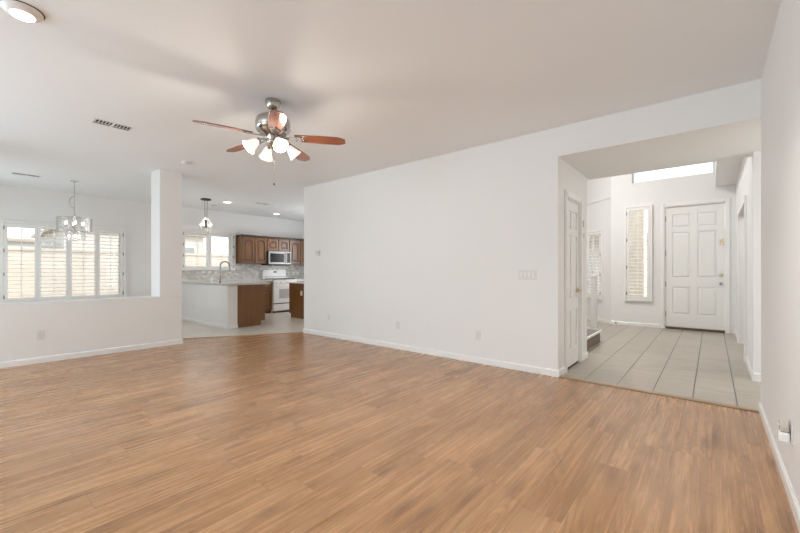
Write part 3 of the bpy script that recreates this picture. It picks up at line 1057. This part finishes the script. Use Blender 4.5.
detector('white round smoke detector on the ceiling before the nook pillar', 2.153, 5.838)
detector('small white detector on the kitchen ceiling behind the pendant', 3.98, 9.117, 0.05)

# ------------------------------------------------------------------ chandelier in the dining nook
cx, cy = 1.353, 8.565
cha = thing('chandelier', 'two tier clear glass chandelier hanging in the dining nook', 'chandelier', (cx, cy, H))
MB().lathe([(0.062, 0), (0.060, -0.012), (0.025, -0.024), (0.008, -0.03)], 28).build('canopy', 'chrome', cha, smooth=True)
mb = MB()
z = -0.03
i = 0
while z > -0.60:
    R0 = Matrix.Translation((0, 0, z - 0.016)) @ Matrix.Rotation(PI / 2 * (i % 2), 4, 'Z')
    pts = [R0 @ Vector((0.008 * math.cos(t), 0, 0.019 * math.sin(t))) for t in [2 * PI * j / 10 for j in range(10)]]
    mb.tube(pts, 0.0023, 5, True)
    z -= 0.030
    i += 1
chain = mb.build('chain', 'nickel', cha, smooth=True)
pts = []
for j in range(15):
    t = j / 14
    pts.append((-0.10 * math.sin(PI * t) * (1 - 0.2 * t) * 0.64, -0.10 * math.sin(PI * t) * (1 - 0.2 * t) * -0.77, -0.27 - 0.21 * t + 0.02 * math.sin(2 * PI * t)))
MB().tube(pts, 0.004, 8).build('chain_swag', 'nickel', cha, smooth=True)
MB().lathe([(0.006, -0.58), (0.018, -0.60), (0.022, -0.64), (0.012, -0.68), (0.012, -0.90), (0.022, -0.93), (0.012, -0.98), (1e-5, -0.985)], 18).build('stem', 'chrome', cha, smooth=True)
for (rr, zt, zb, npl, nb) in ((0.225, -0.65, -0.88, 14, 6), (0.135, -0.88, -1.03, 8, 3)):
    mb = MB()
    mb.tube([(rr * math.cos(t), rr * math.sin(t), zt) for t in [2 * PI * j / 40 for j in range(40)]], 0.005, 6, True)
    for j in range(4):
        a = PI / 2 * j + 0.3
        mb.tube([(0, 0, zt), (rr * math.cos(a), rr * math.sin(a), zt)], 0.004, 6)
    fr = mb.build('tier_frame', 'chrome', cha, smooth=True)
    pw = 2 * PI * rr / npl * 0.92
    for j in range(npl):
        a = 2 * PI * j / npl
        mb = MB()
        mb.X = Matrix.Rotation(a, 4, 'Z') @ Matrix.Translation((rr + 0.008, 0, 0))
        mb.box(-0.003, 0.003, -pw / 2, pw / 2, zb, zt + 0.004)
        mb.build('glass_plate', 'crystal', cha)
    for j in range(nb):
        a = 2 * PI * j / nb + 0.5
        bx, by = rr * 0.58 * math.cos(a), rr * 0.58 * math.sin(a)
        zc = zt - 0.10
        mb = MB()
        mb.tube([(0, 0, zt - 0.16), (bx * 0.6, by * 0.6, zc - 0.075), (bx, by, zc - 0.05)], 0.004, 6)
        mb.lathe([(0.013, -0.055), (0.013, -0.02), (0.008, -0.018)], 12, (bx, by, zc))
        arm = mb.build('candle_arm', 'chrome', cha, smooth=True)
        MB().ball((bx, by, zc + 0.012), 0.013, 7, 2.0).build('bulb', 'candle', arm, smooth=True)

# ------------------------------------------------------------------ pendant over the peninsula
px_, py_ = 3.537, 8.494
pen = thing('pendant_light', 'oval crystal pendant with dark canopy over the kitchen peninsula', 'pendant light', (px_, py_, H))
va = -math.radians(50.1)
mb = MB()
mb.X = Matrix.Rotation(va, 4, 'Z')
mb.lathe([(0.105, 0), (0.105, -0.022), (0.09, -0.028), (0.01, -0.03)], 28)
mb.build('canopy', 'bronze', pen, smooth=True)
for s in (-1, 1):
    MB().tube([(s * 0.028 * math.cos(va), s * 0.028 * math.sin(va), -0.028), (s * 0.020 * math.cos(va), s * 0.020 * math.sin(va), -0.43)], 0.004, 8).build('cord', 'bronze', pen)
for k in range(4):
    a = va + PI / 4 * k
    ring = [(0.085 * math.cos(t) * math.cos(a), 0.085 * math.cos(t) * math.sin(a), -0.60 + 0.185 * math.sin(t)) for t in [2 * PI * j / 32 for j in range(32)]]
    rg = MB().tube(ring, 0.004, 6, True).build('oval_ring', 'chrome', pen, smooth=True)
    bead = [(0.098 * math.cos(t) * math.cos(a), 0.098 * math.cos(t) * math.sin(a), -0.60 + 0.20 * math.sin(t)) for t in [2 * PI * j / 88 for j in range(88)]]
    MB().tube(bead, 0.01, 8, True, radii=[0.013 if j % 4 in (1, 2) else 0.006 for j in range(88)]).build('crystal_string', 'bead', rg)
MB().lathe([(0.005, -0.43), (0.014, -0.45), (0.014, -0.58), (0.022, -0.60), (0.014, -0.63), (1e-5, -0.64)], 16).build('stem', 'bronze', pen, smooth=True)
for k in range(4):
    a = va + PI / 2 * k
    arm = MB().tube([(0, 0, -0.61), (0.06 * math.cos(a), 0.06 * math.sin(a), -0.63), (0.115 * math.cos(a), 0.115 * math.sin(a), -0.60)], 0.005, 8).build('candle_arm', 'bronze', pen, smooth=True)
    MB().ball((0.115 * math.cos(a), 0.115 * math.sin(a), -0.565), 0.013, 7, 2.0).build('bulb', 'candle', arm, smooth=True)
pl = bpy.data.lights.new('pendant_lamp', 'POINT')
pl.energy = 4
pl.color = (1.0, 0.9, 0.78)
pl.shadow_soft_size = 0.03
plo = bpy.data.objects.new('pendant_lamp', pl)
COL.objects.link(plo)
plo.parent = pen
plo.location = (0, 0, -0.56)


# ------------------------------------------------------------------ outlets, switches, thermostat
def plate(name, label, cat, loc, rotz, w=0.072, h=0.117, group=None):
    """wall plate; local x across, z up, room side -y"""
    t = thing(name, label, cat, loc, rotz, group)
    MB().box(-w / 2, w / 2, -0.006, 0, -h / 2, h / 2).build('cover_plate', 'plate', t, bevel=0.003)
    return t


def outlet(label, loc, rotz):
    t = plate('wall_outlet', label, 'outlet', loc, rotz, group='wall outlets')
    for s in (-1, 1):
        rc = MB().box(-0.017, 0.017, -0.0085, -0.006, s * 0.02 - 0.0145, s * 0.02 + 0.0145).build('receptacle', 'plate', t, bevel=0.004)
        mb = MB()
        for dx in (-0.0075, 0.0065):
            mb.box(dx, dx + 0.0025, -0.0092, -0.0085, s * 0.02 - 0.004, s * 0.02 + 0.006)
        mb.box(-0.0025, 0.0025, -0.0092, -0.0085, s * 0.02 - 0.011, s * 0.02 - 0.007)
        mb.build('slots', 'plastic_grey', rc)
    MB().lathe([(0.0035, -0.006), (0.003, -0.008), (1e-5, -0.0082)], 10, (0, 0, 0), 'y').build('screw', 'plastic_grey', t)
    return t


RM = -PI / 2         # plates on the middle wall face -x
outlet('white outlet low on the nook half wall', (0.697, YP, 0.353), 0)
outlet('white outlet low on the long middle wall, nearest the kitchen', (XM, 5.19, 0.351), RM)
outlet('white outlet low in the middle of the long plain wall', (XM, 3.594, 0.357), RM)
outlet('white outlet low on the long plain wall below the switch plate', (XM, 2.269, 0.353), RM)
outlet('white outlet on the kitchen half wall under the counter', (3.52, 9.1, 0.33), RM)
t = outlet('white outlet low on the right wall holding a plug in air freshener', (2.715, YR, 0.345), PI)
t = thing('air_freshener', 'white plug in air freshener with clear bottle, right wall outlet', 'air freshener', (2.705, YR + 0.010, 0.33), PI)
MB().box(-0.026, 0.026, -0.042, 0, -0.032, 0.018).build('body', 'enamel', t, bevel=0.009, seg=3)
MB().prism_y([(-0.024, 0.02), (0.024, 0.02), (0.027, 0.045), (0.022, 0.068), (0, 0.076), (-0.022, 0.068), (-0.027, 0.045)], -0.036, -0.004).build('scent_bottle', 'freshener', t, bevel=0.005)
MB().lathe([(0.010, -0.037), (0.008, -0.041), (1e-5, -0.042)], 14, (0, 0, 0.046), 'y').build('cap', 'plastic', t)

t = plate('switch_plate', 'wide white four gang switch plate on the long middle wall', 'light switch', (XM, 1.635, 1.118), RM, 0.21, 0.117)
for i in range(4):
    xx = -0.069 + i * 0.046
    rk = MB().box(xx - 0.0165, xx + 0.0165, -0.0075, -0.006, -0.033, 0.033).build('switch', 'plate', t, bevel=0.002)
    MB().prism_y([(xx - 0.0135, -0.029), (xx + 0.0135, -0.029), (xx + 0.0135, 0.029), (xx - 0.0135, 0.029)], -0.0115, -0.0075, 0.003).build('rocker', 'plastic', rk)
t = thing('thermostat', 'small white thermostat on the long wall near the kitchen corner', 'thermostat', (XM, 5.50, 1.49), RM)
MB().box(-0.068, 0.068, -0.022, 0, -0.05, 0.05).build('body', 'plate', t, bevel=0.006)
MB().box(-0.036, 0.036, -0.0235, -0.022, -0.008, 0.034).build('display', 'display', t)
MB().box(0.042, 0.058, -0.0245, -0.022, -0.02, 0.03).build('buttons', 'plastic_grey', t)

# tiny alarm contacts on the closet casing, door stop at the bay corner
t = thing('door_sensor', 'upper small grey alarm contact beside the closet door casing', 'door sensor', (5.232, YC, 1.775), 0)
MB().box(-0.012, 0.012, -0.018, 0, -0.04, 0.04).build('body', 'hinge', t, bevel=0.003)
t = thing('door_sensor', 'lower small white alarm contact beside the closet door casing', 'door sensor', (5.30, YC, 1.63), 0)
MB().box(-0.010, 0.010, -0.018, 0, -0.03, 0.03).build('body', 'plastic', t, bevel=0.003)
t = thing('door_stop', 'small dark door stop on the foyer baseboard left of the door', 'door stop', (XF - 0.015, 1.60, 0.04), PI / 2)
MB().lathe([(0.012, 0), (0.012, 0.006), (0.005, 0.01), (0.005, 0.06)], 12, (0, 0, 0), 'y').build('spring', 'hinge', t)
MB().lathe([(0.011, 0.06), (0.011, 0.075), (0.006, 0.08)], 12, (0, 0, 0), 'y').build('tip', 'dark', t)

# ------------------------------------------------------------------ stair landing and newel at the left of the foyer
t = thing('stair_step', 'low carpeted stair step with white nosing behind the closet wall', 'stair', (6.28, 2.02, 0))
MB().box(-0.70, 0.62, -0.59, 0.6, 0, 0.15).build('riser', 'riser', t)
MB().box(-0.70, 0.64, -0.585, 0.6, 0.152, 0.18).build('tread', 'carpet', t)
MB().box(-0.70, 0.655, -0.615, -0.585, 0.150, 0.181).box(0.64, 0.655, -0.585, 0.6, 0.150, 0.181).build('nosing', 'trim', t, bevel=0.006)
t = thing('stair_railing', 'white square newel post with railing beside the stair step', 'railing', (7.25, 1.60, 0))
MB().box(-0.042, 0.042, -0.042, 0.042, 0, 1.06).box(-0.05, 0.05, -0.05, 0.05, 1.06, 1.085).prism([(-0.04, -0.04), (0.04, -0.04), (0.04, 0.04), (-0.04, 0.04)], 1.085, 1.10).build('newel_post', 'trim', t, bevel=0.004)
MB().box(-0.025, 0.025, 0.043, 1.2, 0.96, 1.01).build('handrail', 'trim', t, bevel=0.008)
MB().box(-0.025, 0.025, 0.043, 1.2, 0.12, 0.16).build('bottom_rail', 'trim', t)
for j in range(9):
    MB().box(-0.015, 0.015, 0.12 + j * 0.12, 0.15 + j * 0.12, 0.16, 0.96).build('baluster', 'trim', t)
MB().box(-0.042, 0.042, 1.2, 1.284, 0, 1.06).build('end_post', 'trim', t, bevel=0.004)


# ------------------------------------------------------------------ kitchen
def arch_pts(x0, x1, z0, z1, rise, n=10):
    pts = [(x0, z0), (x1, z0)]
    for i in range(n + 1):
        tt = i / n
        x = x1 + (x0 - x1) * tt
        s = abs(2 * tt - 1)
        zz = z1 - rise * (1 - math.cos(min(1, s * 1.05) * PI)) / 2
        pts.append((x, zz))
    return pts


def cab_door(parent, x0, x1, z0, z1, y, arch=0.045, knob=None):
    """raised panel door, front at y - 0.02, back at y (room side -y)"""
    st = min(0.06, (x1 - x0) * 0.2)
    mb = MB()
    mb.box(x0, x0 + st, y - 0.02, y, z0, z1).box(x1 - st, x1, y - 0.02, y, z0, z1)
    mb.box(x0 + st, x1 - st, y - 0.02, y, z0, z0 + st)
    inner = arch_pts(x0 + st, x1 - st, z0 + st, z1 - st, arch)[2:]
    poly = [(x0 + st, z1), (x1 - st, z1)]
    poly = [(x0 + st, z1)] + [(p[0], p[1]) for p in reversed(inner)] + [(x1 - st, z1)]
    mb.prism_y(poly, y - 0.02, y)
    o = mb.build('door', 'cab', parent, bevel=0.002)
    mb = MB()
    mb.box(x0 + st * 0.6, x1 - st * 0.6, y - 0.007, y - 0.002, z0 + st * 0.6, z1 - st * 0.6)
    mb.build('groove', 'cab_edge', o)
    e = 0.020
    MB().prism_y(arch_pts(x0 + st + e, x1 - st - e, z0 + st + e, z1 - st - e, arch), y - 0.017, y - 0.007, 0.022).build('raised_field', 'cab', o)
    if knob:
        MB().lathe([(0.006, 0), (0.006, -0.012), (0.014, -0.018), (0.012, -0.026), (1e-5, -0.028)], 12, (knob[0], y - 0.02, knob[1]), 'y').build('knob', 'nickel', o, smooth=True)
    return o


def wall_cabinet(label, x0, x1, z0, z1, doors, arch=0.045):
    t = thing('wall_cabinet', label, 'cabinet', (x0, YW - 0.002, 0), 0, 'brown wall cabinets')
    w = x1 - x0
    yb, yf = 0.0, -0.31
    MB().box(0.001, w - 0.001, yf, yb, z0, z1).build('body', 'cab', t, bevel=0.002)
    MB().box(0.001, w - 0.001, yf - 0.045, yb, z1 - 0.002, z1 + 0.028).box(0.001, w - 0.001, yf - 0.03, yb, z1 - 0.03, z1 - 0.002).build('crown', 'cab_edge', t, bevel=0.004)
    dw = w / doors
    for i in range(doors):
        cab_door(t, i * dw + 0.012, (i + 1) * dw - 0.012, z0 + 0.015, z1 - 0.04, yf - 0.001, arch)
    return t


wall_cabinet('tall two door brown wall cabinet left of the microwave', 4.93, 5.66, 1.37, 2.12, 2)
wall_cabinet('short two door brown wall cabinet above the microwave', 5.66, 6.39, 1.735, 2.12, 2, 0.03)
wall_cabinet('tall brown wall cabinet right of the microwave, cut by the wall corner', 6.39, 7.15, 1.37, 2.12, 2)

# microwave
t = thing('microwave', 'stainless microwave under the wall cabinet above the range', 'microwave', (5.665, YW - 0.002, 1.33))
MB().box(0, 0.72, -0.375, 0, 0, 0.40).build('body', 'dark', t)
dr = MB().box(0.0, 0.56, -0.402, -0.376, 0.028, 0.40).build('door', 'steel', t, bevel=0.004)
MB().box(0.05, 0.49, -0.405, -0.402, 0.085, 0.335).build('window', 'blackglass', dr)
MB().tube([(0.53, -0.404, 0.08), (0.53, -0.43, 0.10), (0.53, -0.43, 0.34), (0.53, -0.404, 0.36)], 0.008, 8).build('handle', 'steel', dr, smooth=True)
cp = MB().box(0.565, 0.72, -0.402, -0.376, 0.028, 0.40).build('control_panel', 'steel', t, bevel=0.004)
MB().box(0.59, 0.70, -0.405, -0.402, 0.075, 0.36).build('keypad', 'blackglass', cp)
MB().box(0, 0.72, -0.395, -0.376, 0, 0.025).build('vent_grille', 'dark', t)

# backsplash and its pale liner
struct(MB().box(3.5, 7.6, YW - 0.010, YW, 0.955, 1.18).box(4.90, 7.6, YW - 0.010, YW, 1.18, 1.37).build('wall_backsplash', 'mosaic'),
       'grey mosaic tile backsplash behind the counter')
for i in range(3):
    t = tag(MB().box(4.02 + i * 0.16, 4.12 + i * 0.16, YW - 0.017, YW - 0.0105, 1.115, 1.165).build('switch_plate', 'plastic', bevel=0.003),
            ['leftmost', 'middle', 'rightmost'][i] + ' of three pale horizontal wall plates under the kitchen window', 'light switch', 'plates under the kitchen window')


# base cabinets, counters
def base_cab(label, x0, x1, yf, yb, doors, toe=0.1):
    t = thing('base_cabinet', label, 'cabinet', (x0, yb, 0), 0, 'brown base cabinets')
    w, dp = x1 - x0, yb - yf
    MB().box(0.001, w - 0.001, -dp, 0, toe, 0.872).box(0.001, w - 0.001, -dp + 0.07, 0, 0, toe).build('body', 'cab', t)
    dw = w / doors
    for i in range(doors):
        cab_door(t, i * dw + 0.012, (i + 1) * dw - 0.012, toe + 0.03, 0.66, -dp - 0.001, 0.0)
        df = MB().prism_y([(i * dw + 0.012, 0.69), ((i + 1) * dw - 0.012, 0.69), ((i + 1) * dw - 0.012, 0.84), (i * dw + 0.012, 0.84)], -dp - 0.021, -dp - 0.001, 0.006).build('drawer', 'cab', t)
        MB().lathe([(0.006, 0), (0.006, -0.012), (0.014, -0.018), (1e-5, -0.026)], 12, ((i + 0.5) * dw, -dp - 0.021, 0.765), 'y').build('knob', 'nickel', df, smooth=True)
    return t


base_cab('brown base cabinet between peninsula and range', 4.49, 5.655, 9.36, YW - 0.012, 3)
base_cab('brown base cabinet right of the range', 6.425, 7.58, 9.36, YW - 0.012, 2)
base_cab('brown base cabinet under the kitchen window, behind the half wall', 3.74, 4.488, 9.36, YW - 0.012, 1)

# peninsula: half wall, cabinet run, counter
struct(MB().box(3.52, 3.72, 7.44, YW, 0, 0.872).build('wall_peninsula', 'wall', bevel=0.01), 'white half wall under the kitchen counter')
base('baseboard_peninsula', (3.52, 7.426), (3.52, YW), 0.07, 0.012)
base('baseboard_peninsula_end', (3.72, 7.44), (3.508, 7.44), 0.07, 0.012).location.z = 0
t = thing('peninsula_cabinet', 'brown wood peninsula cabinet with plain end panel and toe kick', 'cabinet', (3.725, 7.46, 0))
MB().prism_y([(0, 0), (0.52, 0), (0.52, 0.10), (0.615, 0.10), (0.615, 0.872), (0, 0.872)], 0.0, 0.02).build('end_panel', 'panel', t, bevel=0.002)
MB().box(0.0, 0.595, 0.021, 1.85, 0.10, 0.871).box(0.0, 0.52, 0.021, 1.85, 0, 0.10).build('body', 'cab', t)
for j in range(3):
    MB().box(0.596, 0.614, 0.03 + j * 0.61, 0.62 + j * 0.61, 0.12, 0.85).build('door', 'cab', t, bevel=0.006)
ct = tag(MB().prism([(3.49, 7.41), (4.45, 7.41), (4.45, 9.31), (5.655, 9.31), (5.655, 9.938), (3.49, 9.938)], 0.874, 0.914).build('countertop', 'granite', bevel=0.006),
         'pale granite counter covering the peninsula and the window run', 'countertop')
ct = tag(MB().box(6.425, 7.59, 9.31, 9.938, 0.874, 0.914).build('countertop', 'granite', bevel=0.006),
         'pale granite counter right of the white range', 'countertop')
# faucet and soap pump on the peninsula
t = thing('faucet', 'tall gooseneck faucet on the peninsula counter', 'faucet', (3.60, 7.95, 0.915))
MB().lathe([(0.028, 0), (0.028, 0.006), (0.019, 0.02), (0.017, 0.10), (0.013, 0.11)], 18).build('base', 'faucet', t, smooth=True)
pts = [(0, 0, 0.10), (0, 0, 0.36)] + [(0.10 - 0.10 * math.cos(PI * j / 10), 0, 0.36 + 0.09 * math.sin(PI * j / 10)) for j in range(1, 11)] + [(0.20, 0, 0.31)]
MB().tube(pts, 0.015, 12).build('spout', 'faucet', t, smooth=True)
MB().lathe([(0.012, 0.315), (0.017, 0.30), (0.017, 0.24), (0.012, 0.235)], 16, (0.20, 0, 0)).build('spray_head', 'faucet', t, smooth=True)
MB().tube([(-0.018, 0, 0.075), (-0.075, -0.02, 0.085)], 0.006, 8).build('lever', 'faucet', t, smooth=True)
t = thing('soap_dispenser', 'small white soap pump beside the kitchen faucet', 'soap dispenser', (3.60, 8.35, 0.915))
MB().lathe([(0.020, 0), (0.021, 0.005), (0.021, 0.09), (0.012, 0.11)], 18).build('bottle', 'enamel', t, smooth=True)
MB().tube([(0, 0, 0.105), (0, 0, 0.15), (0.04, -0.01, 0.152)], 0.006, 8).build('pump', 'enamel', t, smooth=True)

# range
t = thing('kitchen_range', 'white gas range with oven window under the microwave', 'range', (5.665, YW - 0.014, 0))
MB().box(0, 0.75, -0.62, 0, 0.05, 0.90).box(0.02, 0.73, -0.58, -0.02, 0, 0.05).build('body', 'enamel', t, bevel=0.004)
MB().box(-0.0, 0.75, -0.66, 0, 0.902, 0.922).build('cooktop', 'enamel', t, bevel=0.006)
bg = MB().prism_y([(0, 0.923), (0.75, 0.923), (0.75, 1.17), (0.72, 1.20), (0.03, 1.20), (0, 1.17)], -0.09, 0).build('back_guard', 'enamel', t, bevel=0.008)
MB().box(0.33, 0.44, -0.093, -0.09, 1.12, 1.155).build('clock', 'blackglass', bg)
MB().box(0.01, 0.74, -0.092, -0.09, 0.99, 1.0).build('seam', 'dark', bg)
cp = MB().box(0, 0.75, -0.655, -0.621, 0.80, 0.90).build('control_panel', 'enamel', t, bevel=0.006)
for i in range(5):
    MB().lathe([(0.022, -0.655), (0.020, -0.672), (0.012, -0.683), (1e-5, -0.684)], 16, (0.09 + i * 0.142, 0, 0.85), 'y').build('knob', 'enamel', cp, smooth=True)
od = MB().box(0.005, 0.745, -0.652, -0.621, 0.27, 0.785).build('oven_door', 'enamel', t, bevel=0.008)
MB().box(0.17, 0.58, -0.655, -0.652, 0.40, 0.66).build('window', 'ovenglass', od)
MB().tube([(0.08, -0.652, 0.745), (0.08, -0.69, 0.745), (0.67, -0.69, 0.745), (0.67, -0.652, 0.745)], 0.011, 8).build('handle', 'enamel', od, smooth=True)
MB().box(0.0, 0.75, -0.645, -0.621, 0.245, 0.265).build('door_gap', 'dark', t)
MB().box(0.005, 0.745, -0.652, -0.621, 0.075, 0.24).build('drawer', 'enamel', t, bevel=0.008)
MB().box(0.01, 0.74, -0.62, -0.585, 0.0, 0.05).build('under_range_shade', 'dark', t)  # dark box painting the shade under the range drawer
for i in range(2):
    mb = MB()
    x0 = 0.05 + i * 0.34
    for xx in (x0, x0 + 0.15, x0 + 0.30):
        mb.box(xx - 0.006, xx + 0.006, -0.60, -0.12, 0.935, 0.95)
    for yy in (-0.60, -0.48, -0.36, -0.24, -0.13):
        mb.box(x0 - 0.006, x0 + 0.306, yy - 0.006, yy + 0.006, 0.935, 0.95)
    for xx in (x0, x0 + 0.30):
        for yy in (-0.60, -0.13):
            mb.box(xx - 0.006, xx + 0.006, yy - 0.006, yy + 0.006, 0.923, 0.935)
    mb.build('grate', 'iron', t)

# island cut by the corner of the middle wall
t = thing('island_cabinet', 'brown wood island end behind the corner of the long wall', 'cabinet', (5.45, 8.22, 0))
mb = MB()
mb.X = Matrix.Rotation(-PI / 2, 4, 'Z')
mb.prism_y([(0.07, 0), (1.30, 0), (1.30, 0.858), (0, 0.858), (0, 0.10), (0.07, 0.10)], 0.0, 0.02)
mb.build('end_panel', 'panel', t, bevel=0.002)
MB().box(0.021, 1.4, -1.30, -0.005, 0.10, 0.857).box(0.021, 1.4, -1.30, -0.075, 0, 0.10).build('body', 'cab', t)
for j in range(3):
    MB().box(0.03 + j * 0.455, 0.475 + j * 0.455, -0.004, 0.014, 0.12, 0.84).build('door', 'cab', t, bevel=0.006)
tag(MB().box(5.41, 6.90, 6.88, 8.27, 0.860, 0.895).build('countertop', 'enamel', bevel=0.006), 'white island counter cut off by the wall corner', 'countertop')
outlet('white outlet on the brown island end beside the wall corner', (5.45, 7.70, 0.62), RM)

# ------------------------------------------------------------------ outside the windows
t = tag(MB().box(-10, 20, 12.6, 12.8, -0.12, 1.66).box(-10, 20, 12.57, 12.83, 1.66, 1.72).build('garden_wall', 'block'),
        'beige block garden wall outside the dining and kitchen windows', 'garden wall')
hs = thing('neighbour_house', 'pale neighbouring house beyond the garden wall', 'house', (1.2, 16.6, -0.12))
MB().box(-4.2, 0.45, 0, 7, 0, 2.2).build('wall', 'greywall', hs)
MB().prism([(-4.3, -0.1), (0.55, -0.1), (0.55, 7.1), (-4.3, 7.1)], 2.2, 2.3).build('roof', 'roof', hs)
fw = MB().box(-1.6, -0.4, -0.05, 0, 1.2, 2.18).build('window', 'trim', hs)
MB().box(-1.52, -0.48, -0.07, -0.05, 1.28, 2.1).build('pane', 'outglass', fw)
hs = thing('neighbour_house', 'grey neighbouring house seen through the kitchen window', 'house', (6.3, 16.2, -0.12))
MB().box(-4.0, 0.35, 0, 6, 0, 2.7).build('wall', 'stucco', hs)
MB().prism([(-4.2, -0.15), (0.55, -0.15), (0.55, 6.15), (-4.2, 6.15)], 2.7, 2.8).build('roof', 'roof', hs)
fw = MB().box(-0.95, 0.05, -0.05, 0, 1.2, 2.3).build('window', 'trim', hs)
MB().box(-0.87, -0.03, -0.07, -0.05, 1.28, 2.22).build('pane', 'outglass', fw)
tag(MB().box(10.6, 11.1, 1.25, 1.75, -0.12, 2.9).build('porch_pillar', 'stone', bevel=0.01), 'tan stone porch pillar outside the narrow foyer window', 'pillar')
hs = thing('street_house', 'pale house across the street behind the foyer window', 'house', (24, 3.0, -0.12))
MB().box(0, 6, -8, 8, 0, 3.0).build('wall', 'stucco', hs)
MB().prism([(-0.6, -8.6), (6.6, -8.6), (6.6, 8.6), (-0.6, 8.6)], 3.0, 3.3).build('roof', 'roof', hs)
